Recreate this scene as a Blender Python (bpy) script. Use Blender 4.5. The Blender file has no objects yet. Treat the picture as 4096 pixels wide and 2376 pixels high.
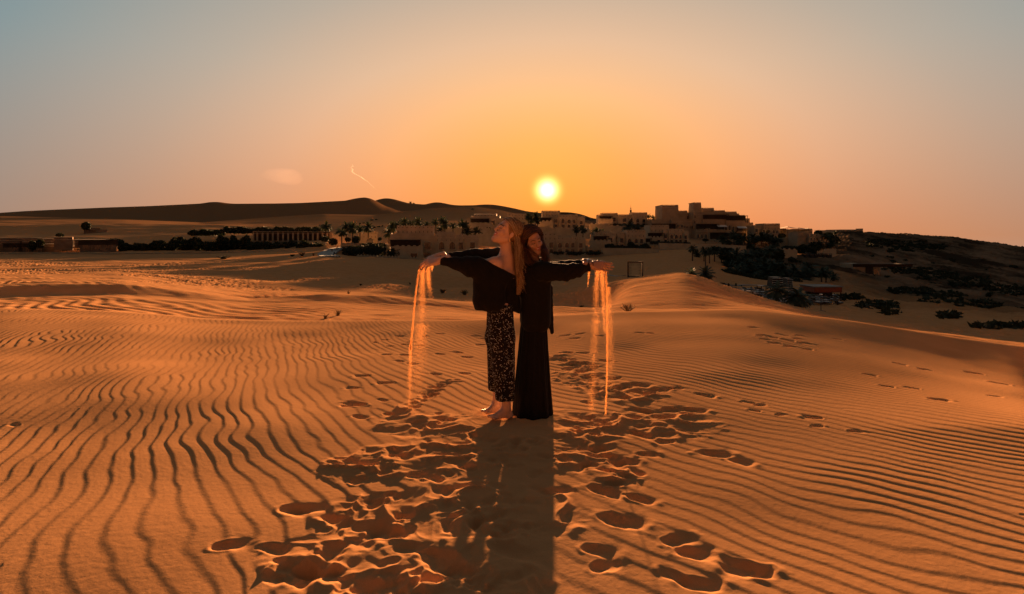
import bpy, bmesh, math, random
import numpy as np
from mathutils import Vector, Matrix

# ------------------------------------------------------------------ camera, sky, sun, exposure
scene = bpy.context.scene
col = scene.collection
FS, VH, CU, EYE = 2080.0, 940.0, 2048.0, 1.55      # focal length, horizon row and centre column (photo pixels), eye height (m)
cam_data = bpy.data.cameras.new("camera")
cam = bpy.data.objects.new("camera", cam_data); col.objects.link(cam); scene.camera = cam
cam_data.sensor_fit = 'HORIZONTAL'; cam_data.sensor_width = 36.0
cam_data.lens = 36.0 * FS / 4096.0
cam_data.shift_y = -(1188.0 - VH) / 4096.0
cam_data.clip_start = 0.05; cam_data.clip_end = 20000.0
cam.location = (0, 0, EYE); cam.rotation_euler = (math.radians(90), 0, 0)

SUN_DIR = Vector((0.068, 1.0, 0.0865)).normalized()
sun_el = math.asin(SUN_DIR.z); sun_az = math.atan2(SUN_DIR.x, SUN_DIR.y)

world = bpy.data.worlds.new("World"); scene.world = world; world.use_nodes = True
def build_world():
    nt = world.node_tree; nt.nodes.clear(); N = nt.nodes.new; L = nt.links.new
    def math_(op, a, b=None, c=None, clamp=False):
        n = N("ShaderNodeMath"); n.operation = op; n.use_clamp = clamp
        for i, v in enumerate((a, b, c)):
            if v is None: continue
            if isinstance(v, (int, float)): n.inputs[i].default_value = v
            else: L(v, n.inputs[i])
        return n.outputs[0]
    out = N("ShaderNodeOutputWorld"); bg = N("ShaderNodeBackground")
    tc = N("ShaderNodeTexCoord"); nrm = N("ShaderNodeVectorMath"); nrm.operation = 'NORMALIZE'
    L(tc.outputs['Generated'], nrm.inputs[0])
    sep = N("ShaderNodeSeparateXYZ"); L(nrm.outputs[0], sep.inputs[0])
    sky = N("ShaderNodeTexSky"); sky.sky_type = 'NISHITA'; sky.sun_disc = False
    sky.sun_elevation = sun_el; sky.sun_rotation = sun_az
    sky.dust_density = 6.0; sky.air_density = 1.4; sky.ozone_density = 0.6
    # dusty dusk air: colour by angular distance from the sun, wider along the horizon than upwards
    dot = N("ShaderNodeVectorMath"); dot.operation = 'DOT_PRODUCT'
    L(nrm.outputs[0], dot.inputs[0]); dot.inputs[1].default_value = SUN_DIR
    ang = math_('ARCCOSINE', math_('MINIMUM', dot.outputs['Value'], 0.999999))         # radians from the sun
    el = math_('ARCSINE', sep.outputs['Z'])
    az = math_('ABSOLUTE', math_('SUBTRACT', math_('ARCTAN2', sep.outputs['X'], sep.outputs['Y']), sun_az))
    elp = math_('MAXIMUM', math_('SUBTRACT', el, sun_el), 0.0)
    met = math_('SQRT', math_('ADD', math_('POWER', math_('MULTIPLY', elp, 1.62), 2.0), math_('POWER', math_('MULTIPLY', az, 0.92), 2.0)))
    def ramp(stops, fac):
        r = N("ShaderNodeValToRGB"); cr = r.color_ramp; cr.interpolation = 'EASE' if False else 'LINEAR'
        while len(cr.elements) < len(stops): cr.elements.new(0.5)
        for e, (p, c) in zip(cr.elements, stops):
            e.position = p; e.color = (*[((v / 255) / 12.92 if v / 255 <= .04045 else ((v / 255 + .055) / 1.055) ** 2.4) for v in c], 1)
        L(fac, r.inputs[0]); return r.outputs[0]
    main = ramp(SKY_STOPS, math_('MULTIPLY', met, 1 / math.pi, clamp=True))
    # belt of redder dust along the horizon
    belt = ramp(BELT_STOPS, math_('MULTIPLY', az, 1 / math.pi, clamp=True))
    bf = math_('MULTIPLY', math_('POWER', math_('MAXIMUM', math_('SUBTRACT', 1.0, math_('DIVIDE', math_('ABSOLUTE', el), 0.30)), 0.0), 1.4), 0.85)
    mixb = N("ShaderNodeMixRGB"); L(bf, mixb.inputs[0]); L(main, mixb.inputs[1]); L(belt, mixb.inputs[2])
    # aureole and the sun's face seen through the dust
    def lobe(w, p=2.0):
        return math_('EXPONENT', math_('MULTIPLY', math_('POWER', math_('DIVIDE', ang, w), p), -1.0))
    def addc(base, fac, c, s):
        m = N("ShaderNodeMixRGB"); m.blend_type = 'ADD'; m.inputs[2].default_value = (c[0] * s, c[1] * s, c[2] * s, 1)
        L(fac, m.inputs[0]); L(base, m.inputs[1]); return m.outputs[0]
    c = addc(mixb.outputs[0], lobe(0.10, 1.3), (1.0, 0.50, 0.05), 0.06)
    c = addc(c, lobe(0.0255, 4.0), (0.9, 0.62, 0.12), 1.0)
    c = addc(c, lobe(0.0125, 2.0), (1.0, 1.0, 0.9), 1.8)
    mx = N("ShaderNodeMixRGB"); mx.blend_type = 'ADD'; mx.inputs[0].default_value = 1.0
    sc = N("ShaderNodeMixRGB"); sc.blend_type = 'MULTIPLY'; sc.inputs[0].default_value = 1.0
    L(sky.outputs[0], sc.inputs[1]); sc.inputs[2].default_value = (NISHITA_S,) * 3 + (1,)
    L(c, mx.inputs[1]); L(sc.outputs[0], mx.inputs[2])
    L(mx.outputs[0], bg.inputs['Color']); bg.inputs['Strength'].default_value = SKY_STRENGTH
    L(bg.outputs[0], out.inputs[0])
SKY_STRENGTH = 0.097
NISHITA_S = 0.004
SKY_STOPS = [(0.0, (254, 166, 80)), (0.045, (253, 174, 100)), (0.09, (247, 186, 130)), (0.14, (224, 184, 150)), (0.20, (182, 168, 152)),
             (0.27, (132, 148, 150)), (0.36, (102, 124, 134)), (0.5, (88, 90, 92)), (1.0, (88, 78, 68))]
BELT_STOPS = [(0.0, (255, 144, 52)), (0.05, (250, 140, 62)), (0.12, (234, 134, 72)), (0.20, (204, 132, 86)), (0.27, (172, 128, 100)),
              (0.4, (108, 94, 84)), (1.0, (92, 80, 70))]
build_world()
world.cycles.sampling_method = 'MANUAL'; world.cycles.sample_map_resolution = 1024

sun_d = bpy.data.lights.new("sun", 'SUN'); sun_d.energy = 5.0; sun_d.angle = math.radians(0.9); sun_d.color = (1.0, 0.49, 0.21)
sun = bpy.data.objects.new("sun", sun_d); col.objects.link(sun)
sun.rotation_euler = SUN_DIR.to_track_quat('Z', 'Y').to_euler(); sun.location = (20, 300, 60)
scene.view_settings.view_transform = 'Standard'; scene.view_settings.look = 'None'
scene.view_settings.gamma = 1.0; scene.view_settings.use_curve_mapping = False
scene.view_settings.exposure = 3.42
scene.render.engine = 'CYCLES'
scene.cycles.max_bounces = 6; scene.cycles.transparent_max_bounces = 12

# ------------------------------------------------------------------ helpers
def tag(o, label=None, cat=None, group=None, kind=None):
    for k, v in (('label', label), ('category', cat), ('group', group), ('kind', kind)):
        if v: o[k] = v
    return o
def P(u, v, Y):
    return Vector(((u - CU) / FS * Y, Y, EYE + (VH - v) / FS * Y))
def empty(name, loc=(0, 0, 0), rz=0.0):
    o = bpy.data.objects.new(name, None); col.objects.link(o); o.location = loc; o.rotation_euler = (0, 0, rz); o.empty_display_size = 0.3
    return o
def np_mesh(name, verts, faces_list, mats=(), parent=None, smooth=True, mat_idx=None, link=True):
    """verts (n,3); faces_list: list of integer arrays (m,3) or (m,4)"""
    me = bpy.data.meshes.new(name)
    verts = np.asarray(verts, dtype=np.float32)
    loops = np.concatenate([f.reshape(-1) for f in faces_list]).astype(np.int32)
    tot = np.concatenate([np.full(len(f), f.shape[1], dtype=np.int32) for f in faces_list])
    start = np.concatenate([[0], np.cumsum(tot)[:-1]]).astype(np.int32)
    me.vertices.add(len(verts)); me.vertices.foreach_set('co', verts.ravel())
    me.loops.add(len(loops)); me.loops.foreach_set('vertex_index', loops)
    me.polygons.add(len(tot)); me.polygons.foreach_set('loop_start', start)
    try: me.polygons.foreach_set('loop_total', tot)
    except Exception: pass
    if mat_idx is not None: me.polygons.foreach_set('material_index', np.asarray(mat_idx, dtype=np.int32))
    me.polygons.foreach_set('use_smooth', np.full(len(tot), smooth, dtype=bool))
    for m in mats: me.materials.append(m)
    me.update(calc_edges=True)
    o = bpy.data.objects.new(name, me)
    if link: col.objects.link(o)
    if parent: o.parent = parent
    return o
class MB:
    """collects simple shapes, builds ONE mesh object"""
    def __init__(s): s.v = []; s.f = []; s.m = []
    def add(s, vs, fs, m=0):
        b = len(s.v); s.v += [tuple(v) for v in vs]; s.f += [tuple(i + b for i in f) for f in fs]; s.m += [m] * len(fs)
    def box(s, x0, x1, y0, y1, z0, z1, m=0):
        vs = [(x, y, z) for z in (z0, z1) for y in (y0, y1) for x in (x0, x1)]
        s.add(vs, [(0, 2, 3, 1), (4, 5, 7, 6), (0, 1, 5, 4), (2, 6, 7, 3), (0, 4, 6, 2), (1, 3, 7, 5)], m)
    def frustum(s, x0, x1, y0, y1, z0, z1, inset, m=0):
        i = inset
        vs = [(x0, y0, z0), (x1, y0, z0), (x0, y1, z0), (x1, y1, z0), (x0 + i, y0 + i, z1), (x1 - i, y0 + i, z1), (x0 + i, y1 - i, z1), (x1 - i, y1 - i, z1)]
        s.add(vs, [(0, 2, 3, 1), (4, 5, 7, 6), (0, 1, 5, 4), (2, 6, 7, 3), (0, 4, 6, 2), (1, 3, 7, 5)], m)
    def prism(s, pts, y0, y1, m=0):
        """pts: (x,z) outline, extruded along y"""
        n = len(pts); vs = [(x, y0, z) for x, z in pts] + [(x, y1, z) for x, z in pts]
        fs = [tuple(range(n)), tuple(reversed(range(n, 2 * n)))] + [(i, i + n, (i + 1) % n + n, (i + 1) % n) for i in range(n)]
        s.add(vs, fs, m)
    def tube(s, pts, rads, n=6, m=0):
        base = len(s.v); pts = [Vector(p) for p in pts]
        for k, p in enumerate(pts):
            t = (pts[min(k + 1, len(pts) - 1)] - pts[max(k - 1, 0)]).normalized()
            a = t.cross(Vector((0, 0, 1)) if abs(t.z) < .9 else Vector((1, 0, 0))).normalized(); b = t.cross(a)
            r = rads[k] if isinstance(rads, (list, tuple)) else rads
            s.v += [tuple(p + (a * math.cos(2 * math.pi * i / n) + b * math.sin(2 * math.pi * i / n)) * r) for i in range(n)]
        for k in range(len(pts) - 1):
            for i in range(n):
                j = (i + 1) % n
                s.f.append((base + k * n + i, base + k * n + j, base + (k + 1) * n + j, base + (k + 1) * n + i)); s.m.append(m)
        s.f.append(tuple(base + i for i in reversed(range(n)))); s.m.append(m)
        s.f.append(tuple(base + (len(pts) - 1) * n + i for i in range(n))); s.m.append(m)
    def lathe(s, prof, c=(0, 0, 0), n=12, m=0):
        base = len(s.v)
        for r, z in prof:
            s.v += [(c[0] + r * math.cos(2 * math.pi * i / n), c[1] + r * math.sin(2 * math.pi * i / n), c[2] + z) for i in range(n)]
        for k in range(len(prof) - 1):
            for i in range(n):
                j = (i + 1) % n
                s.f.append((base + k * n + i, base + k * n + j, base + (k + 1) * n + j, base + (k + 1) * n + i)); s.m.append(m)
        s.f.append(tuple(base + i for i in reversed(range(n)))); s.m.append(m)
        s.f.append(tuple(base + (len(prof) - 1) * n + i for i in range(n))); s.m.append(m)
    def build(s, name, mats, parent=None, smooth=False, link=True):
        me = bpy.data.meshes.new(name); me.from_pydata(s.v, [], s.f)
        for mt in (mats if isinstance(mats, (list, tuple)) else [mats]): me.materials.append(mt)
        me.polygons.foreach_set('material_index', s.m)
        me.polygons.foreach_set('use_smooth', [smooth] * len(s.f)); me.update()
        o = bpy.data.objects.new(name, me)
        if link: col.objects.link(o)
        if parent: o.parent = parent
        return o
def copy_tree(o, parent=None):
    c = o.copy(); col.objects.link(c); c.parent = parent
    for ch in o.children: copy_tree(ch, c)
    return c

# ------------------------------------------------------------------ materials
def mat(name, base, rough=0.9, var=0.0, vscale=3.0, bump=0.0, bscale=20.0, spec=0.3, metal=0.0, trans=0.0, coord='Object', hue2=None, detail=6.0, sss=0.0, bdist=0.01):
    m = bpy.data.materials.new(name); m.use_nodes = True; nt = m.node_tree; N = nt.nodes.new; L = nt.links.new
    b = nt.nodes['Principled BSDF']; b.inputs['Roughness'].default_value = rough; b.inputs['Metallic'].default_value = metal
    b.inputs['Specular IOR Level'].default_value = spec
    b.inputs['Base Color'].default_value = (*base, 1)
    tc = N('ShaderNodeTexCoord')
    if var > 0 or hue2:
        n = N('ShaderNodeTexNoise'); n.inputs['Scale'].default_value = vscale; n.inputs['Detail'].default_value = detail; n.inputs['Roughness'].default_value = 0.6
        L(tc.outputs[coord], n.inputs['Vector'])
        r = N('ShaderNodeValToRGB'); r.color_ramp.elements[0].position = 0.3; r.color_ramp.elements[1].position = 0.7
        c2 = hue2 if hue2 else base
        r.color_ramp.elements[0].color = (*[c * (1 - var) for c in base], 1); r.color_ramp.elements[1].color = (*[c * (1 + var) for c in c2], 1)
        L(n.outputs['Fac'], r.inputs[0]); L(r.outputs[0], b.inputs['Base Color'])
    if bump > 0:
        n2 = N('ShaderNodeTexNoise'); n2.inputs['Scale'].default_value = bscale; n2.inputs['Detail'].default_value = 5
        L(tc.outputs[coord], n2.inputs['Vector'])
        bp = N('ShaderNodeBump'); bp.inputs['Strength'].default_value = bump; bp.inputs['Distance'].default_value = bdist
        L(n2.outputs['Fac'], bp.inputs['Height']); L(bp.outputs[0], b.inputs['Normal'])
    if trans > 0:
        tr = N('ShaderNodeBsdfTranslucent'); mx = N('ShaderNodeMixShader'); mx.inputs[0].default_value = trans
        tr.inputs[0].default_value = (*base, 1)
        out = nt.nodes['Material Output']; L(b.outputs[0], mx.inputs[1]); L(tr.outputs[0], mx.inputs[2]); L(mx.outputs[0], out.inputs[0])
        if var > 0 or hue2: L(r.outputs[0], tr.inputs[0])
    if sss > 0:
        b.inputs['Subsurface Weight'].default_value = sss; b.inputs['Subsurface Radius'].default_value = (1.0, 0.35, 0.2); b.inputs['Subsurface Scale'].default_value = 0.01
    return m

# ------------------------------------------------------------------ noise
def _hash(ix, iy, seed):
    h = (ix * 374761393 + iy * 668265263 + seed * 2147483647) & 0xffffffff
    h = ((h ^ (h >> 13)) * 1274126177) & 0xffffffff
    h = ((h ^ (h >> 15)) * 2246822519) & 0xffffffff
    return ((h ^ (h >> 16)) & 0xffffff) / float(0xffffff)
def vnoise(x, y, seed=0):
    fx = np.floor(x); fy = np.floor(y); ix = fx.astype(np.int64); iy = fy.astype(np.int64)
    tx = x - fx; ty = y - fy; tx = tx * tx * tx * (tx * (tx * 6 - 15) + 10); ty = ty * ty * ty * (ty * (ty * 6 - 15) + 10)
    a = _hash(ix, iy, seed); b = _hash(ix + 1, iy, seed); c = _hash(ix, iy + 1, seed); d = _hash(ix + 1, iy + 1, seed)
    return (a + (b - a) * tx + (c - a) * ty + (a - b - c + d) * tx * ty) * 2 - 1
def fbm(x, y, seed=0, oct=3, gain=0.5):
    s = 0; a = 1.0; f = 1.0
    for o in range(oct):
        s = s + a * vnoise(x * f + o * 17.3, y * f - o * 9.1, seed + o); a *= gain; f *= 2.03
    return s
def sstep(a, b, x):
    t = np.clip((x - a) / (b - a), 0, 1); return t * t * (3 - 2 * t)
# ------------------------------------------------------------------ the sand: one sheet from under the camera to the far dunes
def build_ground():
    UK = [-900, 0, 200, 500, 800, 1000, 1300, 1400, 1500, 1600, 1700, 1800, 1900, 2000, 2100, 2250, 2400, 2500, 2620, 2740, 2820, 2900, 3050, 3200, 3400, 3600, 3800, 4096, 5000]
    def prof(pairs): 
        xs, vs = zip(*pairs); return np.interp(UK, xs, vs)
    crest = prof([(-900, 1235), (0, 1232), (500, 1246), (800, 1274), (1300, 1284), (1900, 1287), (2200, 1265), (2500, 1244), (2950, 1237), (3300, 1272), (3600, 1316), (4096, 1386), (5000, 1500)])
    A = prof([(-900, 1150), (0, 1142), (200, 1133), (500, 1136), (800, 1168), (1000, 1196), (1300, 1176), (1500, 1182), (1700, 1196), (1900, 1216), (2100, 1222), (2250, 1228), (2400, 1236), (2500, 1238), (2740, 1236), (3050, 1243), (3200, 1262), (3400, 1300), (4096, 1390), (5000, 1500)])
    B = prof([(-900, 1085), (0, 1090), (500, 1092), (1000, 1120), (1300, 1142), (1500, 1139), (1600, 1134), (1700, 1166), (1800, 1170), (1900, 1172), (2000, 1176), (2250, 1165), (2400, 1132), (2500, 1112), (2620, 1101), (2740, 1089), (2820, 1106), (2900, 1140), (3050, 1190), (3200, 1230), (3400, 1262), (3800, 1290), (4096, 1310), (5000, 1350)])
    rows = [
        (4.2, None), (10.4, crest), (14.0, crest + 26), (17.0, np.maximum(crest + 16, 0) - prof([(-900, 0), (1000, 0), (1300, 14), (5000, 14)])),
        (25.3, prof([(-900, 1186), (0, 1180), (200, 1174), (500, 1176), (800, 1192), (1000, 1206), (1200, 1204), (1500, 1216), (1700, 1222), (1900, 1238), (2250, 1244), (2500, 1250), (2740, 1246), (3050, 1252), (3200, 1272), (3400, 1308), (4096, 1398), (5000, 1510)])),
        (27.5, A), (35.0, A + 5),
        (62.0, prof([(-900, 1094), (0, 1098), (500, 1104), (1000, 1140), (1300, 1160), (1450, 1166), (1575, 1170), (1700, 1184), (1900, 1188), (2100, 1196), (2200, 1222), (2300, 1228), (2420, 1222), (2500, 1136), (2620, 1114), (2740, 1102), (2900, 1155), (3050, 1202), (3200, 1240), (3400, 1276), (4096, 1330), (5000, 1400)])),
        (70.0, B), (82.0, B + prof([(-900, -8), (1300, -6), (1500, 4), (1700, 4), (1800, -18), (2000, -22), (2250, -6), (2400, 6), (2740, 7), (3050, 16), (3200, 8), (3400, -10), (4096, -30), (5000, -30)])),
        (110.0, prof([(-900, 1056), (0, 1058), (1000, 1070), (1300, 1088), (1500, 1110), (1650, 1140), (1750, 1164), (1900, 1172), (2100, 1172), (2250, 1140), (2400, 1112), (2500, 1106), (2620, 1094), (2740, 1086), (2820, 1106), (2900, 1146), (3050, 1158), (3200, 1166), (3400, 1194), (3600, 1214), (4096, 1256), (5000, 1306)])),
        (125.0, prof([(-900, 1050), (0, 1052), (1000, 1056), (1300, 1062), (1500, 1072), (1700, 1092), (1900, 1112), (2100, 1110), (2250, 1100), (2400, 1100), (2500, 1100), (2620, 1085), (2740, 1078), (2820, 1100), (2900, 1139), (3050, 1146), (3200, 1152), (3400, 1178), (3600, 1200), (4096, 1240), (5000, 1290)])),
        (150.0, prof([(-900, 1034), (0, 1036), (1000, 1036), (1300, 1036), (1700, 1062), (1900, 1086), (2100, 1085), (2250, 1070), (2500, 1058), (2740, 1048), (2820, 1064), (2900, 1085), (3050, 1118), (3200, 1122), (3400, 1140), (3600, 1165), (4096, 1205), (5000, 1250)])),
        (190.0, prof([(-900, 1022), (0, 1022), (500, 1022), (1000, 1015), (1300, 1008), (1400, 1028), (1700, 1042), (1900, 1058), (2100, 1050), (2250, 1042), (2400, 1036), (2620, 1018), (2740, 1008), (2820, 1010), (2900, 1020), (3050, 1075), (3200, 1070), (3400, 1075), (3600, 1110), (4096, 1165), (5000, 1210)])),
        (235.0, prof([(-900, 985), (0, 990), (1000, 985), (1300, 960), (1400, 975), (1600, 990), (2000, 985), (2400, 975), (2620, 968), (2820, 985), (2900, 995), (3050, 1030), (3200, 1020), (3400, 1020), (3600, 1060), (4096, 1110), (5000, 1160)])),
        (310.0, prof([(-900, 940), (0, 945), (600, 938), (1000, 934), (1400, 930), (2000, 932), (2500, 915), (2820, 935), (3050, 955), (3200, 980), (3400, 970), (3600, 1000), (4096, 1045), (5000, 1100)])),
        (420.0, prof([(-900, 905), (0, 902), (600, 894), (1000, 902), (1400, 895), (1800, 890), (2250, 896), (2740, 912), (3050, 950), (3200, 955), (3330, 928), (3400, 924), (3600, 936), (3800, 946), (3900, 958), (4096, 991), (5000, 1080)])),
        (1250.0, prof([(-900, 885), (0, 872), (500, 884), (700, 905), (1000, 882), (1300, 864), (1500, 868), (1600, 858), (1700, 845), (1900, 837), (2000, 850), (2100, 870), (2400, 902), (2740, 925), (3050, 955), (3400, 962), (3800, 975), (4096, 1010), (5000, 1100)])),
        (1400.0, prof([(-900, 886), (0, 874), (500, 886), (700, 905), (1000, 884), (1300, 868), (1500, 874), (1600, 866), (1700, 853), (1900, 846), (2000, 858), (2100, 874), (2400, 902), (2740, 925), (3050, 955), (3400, 965), (3800, 980), (4096, 1012), (5000, 1100)])),
        (2000.0, prof([(-900, 872), (0, 852), (200, 840), (430, 828), (800, 813), (860, 809), (930, 815), (1200, 812), (1380, 803), (1455, 790), (1490, 795), (1540, 820), (1600, 842), (1700, 850), (1900, 848), (2000, 855), (2250, 876), (2400, 890), (2620, 905), (3050, 945), (3400, 972), (3800, 990), (4096, 1016), (5000, 1110)])),
        (2200.0, prof([(-900, 882), (0, 862), (430, 838), (800, 822), (1200, 822), (1380, 818), (1455, 815), (1500, 830), (1540, 840), (1600, 850), (1700, 856), (1900, 852), (2000, 860), (2250, 880), (2400, 892), (2620, 905), (3050, 945), (3400, 974), (3800, 992), (4096, 1018), (5000, 1110)])),
        (2900.0, prof([(-900, 886), (0, 866), (800, 826), (1380, 815), (1500, 806), (1545, 793), (1590, 800), (1650, 814), (1700, 818), (1750, 808), (1800, 817), (1900, 820), (1960, 818), (2000, 824), (2100, 842), (2250, 850), (2300, 853), (2370, 873), (2450, 880), (2620, 884), (2820, 892), (3050, 905), (3400, 975), (3800, 994), (4096, 1020), (5000, 1110)])),
(3600.0, prof([(-900, 915), (0, 895), (800, 860), (1500, 845), (1800, 855), (2100, 878), (2400, 912), (2620, 920), (3050, 940), (3400, 1008), (3800, 1026), (4096, 1052), (5000, 1142)])),
    ]
    # finer u knots where profiles have sharp tops
    U = np.arange(-1400, 5500, 20.0)
    lnk = np.log([r[0] for r in rows]); 
    Zt = np.zeros((len(rows), len(U)))
    for k, (Y, pr) in enumerate(rows):
        if pr is None: continue
        src = SHARP.get(Y)
        vv = np.interp(U, *zip(*src)) if src else np.interp(U, UK, pr)
        Zt[k] = EYE + (VH - vv) / FS * Y
    # rows and columns of the sheet
    ln = [np.log(1.25)]
    while ln[-1] < np.log(3600):
        Y = math.exp(ln[-1]); ln.append(ln[-1] + (0.0029 if Y < 12 else 0.005 if Y < 40 else 0.007 if Y < 150 else 0.011))
    ln = np.array(ln); Yr = np.exp(ln)
    tc = np.concatenate([-np.geomspace(2.6, 1.25, 14), np.arange(-1.22, -1.02, 0.01), np.arange(-1.02, 1.02, 0.00155), np.arange(1.02, 1.24, 0.01), np.geomspace(1.25, 2.6, 14)])
    Uc = CU + tc * FS
    # interpolate z in (log Y, u), then smooth along log Y
    Zu = np.stack([np.interp(Uc, U, Zt[k]) for k in range(len(rows))])
    Z = np.empty((len(ln), len(tc)))
    for j in range(len(ln)):
        x = ln[j]
        if x <= lnk[0]: Z[j] = 0.0; continue
        k = min(np.searchsorted(lnk, x, side='right') - 1, len(lnk) - 2)
        f = min((x - lnk[k]) / (lnk[k + 1] - lnk[k]), 1.0); fs = f * 0.35 + 0.65 * f * f * (3 - 2 * f)
        # interpolate heights in metres
        Z[j] = Zu[k] * (1 - fs) + Zu[k + 1] * fs
    def gsm(A_, s, ax):
        r = int(3 * s); w = np.exp(-0.5 * (np.arange(-r, r + 1) / s) ** 2); w /= w.sum()
        Ap = np.take(A_, np.clip(np.arange(-r, A_.shape[ax] + r), 0, A_.shape[ax] - 1) if False else np.clip(np.arange(A_.shape[ax] + 2 * r) - r, 0, A_.shape[ax] - 1), axis=ax)
        out = np.zeros_like(A_)
        for i, wi in enumerate(w):
            out += wi * (Ap[i:i + A_.shape[ax]] if ax == 0 else Ap[:, i:i + A_.shape[ax]])
        return out
    Zf = gsm(gsm(Z, 1.2, 0), 1.5, 1); Z = gsm(gsm(Z, 3.0, 0), 3.0, 1); wf_ = sstep(500, 1000, Yr)[:, None]; Z = Z * (1 - wf_) + Zf * wf_
    X = tc[None, :] * Yr[:, None]; Yg = np.repeat(Yr[:, None], len(tc), 1)
    Zm = gsm(Z, 9.0, 1); wm_ = (sstep(36, 46, Yr) * (1 - sstep(130, 170, Yr)))[:, None]; Z = Z * (1 - wm_) + Zm * wm_
    Zs = gsm(Z, 22.0, 1); ws_ = (1 - sstep(11, 20, Yr))[:, None]; Z = Z * (1 - ws_) + Zs * ws_
    # long low swells, growing with distance
    near = 1 - sstep(9.5, 14.5, Yg)
    Z += 0.035 * fbm(X / 1.7, Yg / 1.7, 3, 2) * near * sstep(1.2, 3, Yg) * 0.6
    Z += (1 - near) * 0.0022 * Yg ** 0.9 * fbm(X / (Yg * 0.12 + 1e-3) * 1.0, np.log(Yg) * 14, 5, 3) * (1 - sstep(250, 900, Yg) * 0.93)
    # trampled sand and footprints
    tr = np.zeros_like(Z)
    def G(u, v):      # point of the flat near sand seen at (u, v)
        Y = EYE * FS / (v - VH); return ((u - CU) / FS * Y, Y)
    for (a, b, r) in TRAMPLE:
        (ax, ay), (bx, by) = G(*a), G(*b)
        dx, dy = bx - ax, by - ay; L2 = dx * dx + dy * dy + 1e-9
        t = np.clip(((X - ax) * dx + (Yg - ay) * dy) / L2, 0, 1)
        d = np.hypot(X - ax - t * dx, Yg - ay - t * dy)
        tr = np.maximum(tr, 1 - sstep(r * 0.55, r * 1.1, d + 0.12 * vnoise(X * 4, Yg * 4, 9)))
    nearm = (Yg < 15)
    # ripples
    wx = X + 0.065 * fbm(X / 0.8, Yg / 0.8, 21, 2) + 0.020 * vnoise(X / 0.21, Yg / 0.21, 24)
    wy = Yg + 0.065 * fbm(X / 0.8 + 40, Yg / 0.8, 22, 2) + 0.020 * vnoise(X / 0.21, Yg / 0.21 + 7, 25)
    ky = 3.6 + 2.2 * sstep(-3.5, 3.0, wx)
    xs = np.linspace(-90, 90, 20001); kyp = np.gradient(3.6 + 2.2 * sstep(-3.5, 3.0, xs), xs); Fp = 5.0 - 4.6 * kyp + 3.0 * sstep(-.5, -4, xs); Fi = np.cumsum(Fp) * (xs[1] - xs[0])
    phi = 2 * math.pi * 1.18 * (np.interp(wx, xs, Fi) + wy * ky)
    rng = random.Random(12)
    for i in range(30):
        Yd = math.exp(rng.uniform(math.log(1.9), math.log(11))); Xd = rng.uniform(-1, 1) * Yd
        phi += rng.choice((-1, 1)) * np.arctan2(Yg - Yd, X - Xd)
    rip = np.sin(phi) + 0.34 * np.sin(2 * phi + 0.25) + 0.12 * np.sin(3 * phi + 0.3)
    amp = (0.0018 * (1.0 - 0.20 * sstep(-1.5, 2.5, X))) * (0.75 + 0.45 * vnoise(X / 0.8, Yg / 0.8, 31))
    amp = amp * (1 - tr * 0.92) * (1 - .18 * sstep(-1, -4, X)) * (1 - .6 * sstep(3.0, 2.0, Yg) * sstep(-.5, -1.6, X))
    Z += rip * amp * near
    # wider ripples on the dunes behind the first crest
    s2 = (X + 0.5 * fbm(X / 4, Yg / 4, 41, 2)) * 0.6 + (Yg + 0.5 * fbm(X / 4, Yg / 4, 42, 2)) * 0.8
    mid = sstep(11, 15, Yg) * (1 - sstep(45, 75, Yg))
    Z += mid * (0.016 * np.sin(2 * math.pi * s2 / 0.62) * (0.55 + 0.6 * vnoise(X / 5, Yg / 5, 43)))
    # chewed-up footprint fields on the further mounds
    fld = sstep(38, 60, Yg) * (1 - sstep(110, 190, Yg))
    lump = np.abs(vnoise(X / 0.55, Yg / 1.1, 51)) + 0.6 * np.abs(vnoise(X / 0.3 + 5, Yg / 0.6, 52))
    Z -= fld * 0.13 * lump * sstep(-0.1, 0.3, vnoise(X / 9, Yg / 14, 53) + 0.35 * sstep(0.05, 0.2, X / Yg))
    # rough broken ground on the right-hand hill
    rg = sstep(.50, .64, X / Yg) * sstep(70, 110, Yg) * (1 - sstep(500, 900, Yg))
    Z += 1.7 * rg * (0.9 * np.abs(vnoise(X / 9, Yg / 16, 81)) + .45 * np.abs(vnoise(X / 3.2, Yg / 6, 82)) + .2 * vnoise(X / 1.3, Yg / 2.5, 83) - .5)
    # big soft mounds of churned sand where the two have walked, cut by sharp rims
    xw = X + .05 * vnoise(X / .2, Yg / .2, 64); yw = Yg + .05 * vnoise(X / .2, Yg / .2, 65)
    r1 = 1 - np.abs(vnoise(xw / 0.20 + 3, yw / 0.17, 61)); r2 = 1 - np.abs(vnoise(xw / 0.09, yw / 0.08 + 8, 62)); r3 = vnoise(xw / .04, yw / .035, 66)
    Z += tr * (0.019 * (r1 ** 2.2 - 0.4) + 0.0065 * (r2 ** 2 - .4) + 0.0018 * r3 + 0.008 * vnoise(X / 0.5, Yg / 0.4, 63)) * near
    def stamp(x, y, ang, depth, L_, W_, rim):
        R = L_ * 1.5
        j0 = np.searchsorted(Yr, y - R); j1 = np.searchsorted(Yr, y + R)
        if j1 <= j0: return
        c0 = np.searchsorted(tc, min((x - R) / (y - R + 1e-6), (x - R) / (y + R))) if y > R else 0
        c1 = np.searchsorted(tc, max((x + R) / (y - R + 1e-6), (x + R) / (y + R)))
        xs = X[j0:j1, c0:c1] - x; ys = Yg[j0:j1, c0:c1] - y
        if xs.size == 0: return
        ca, sa = math.cos(ang), math.sin(ang)
        p = (xs * ca + ys * sa) / L_; q = (-xs * sa + ys * ca) / W_
        q = q + 0.12 * np.sin(p * 2.5)
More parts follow.
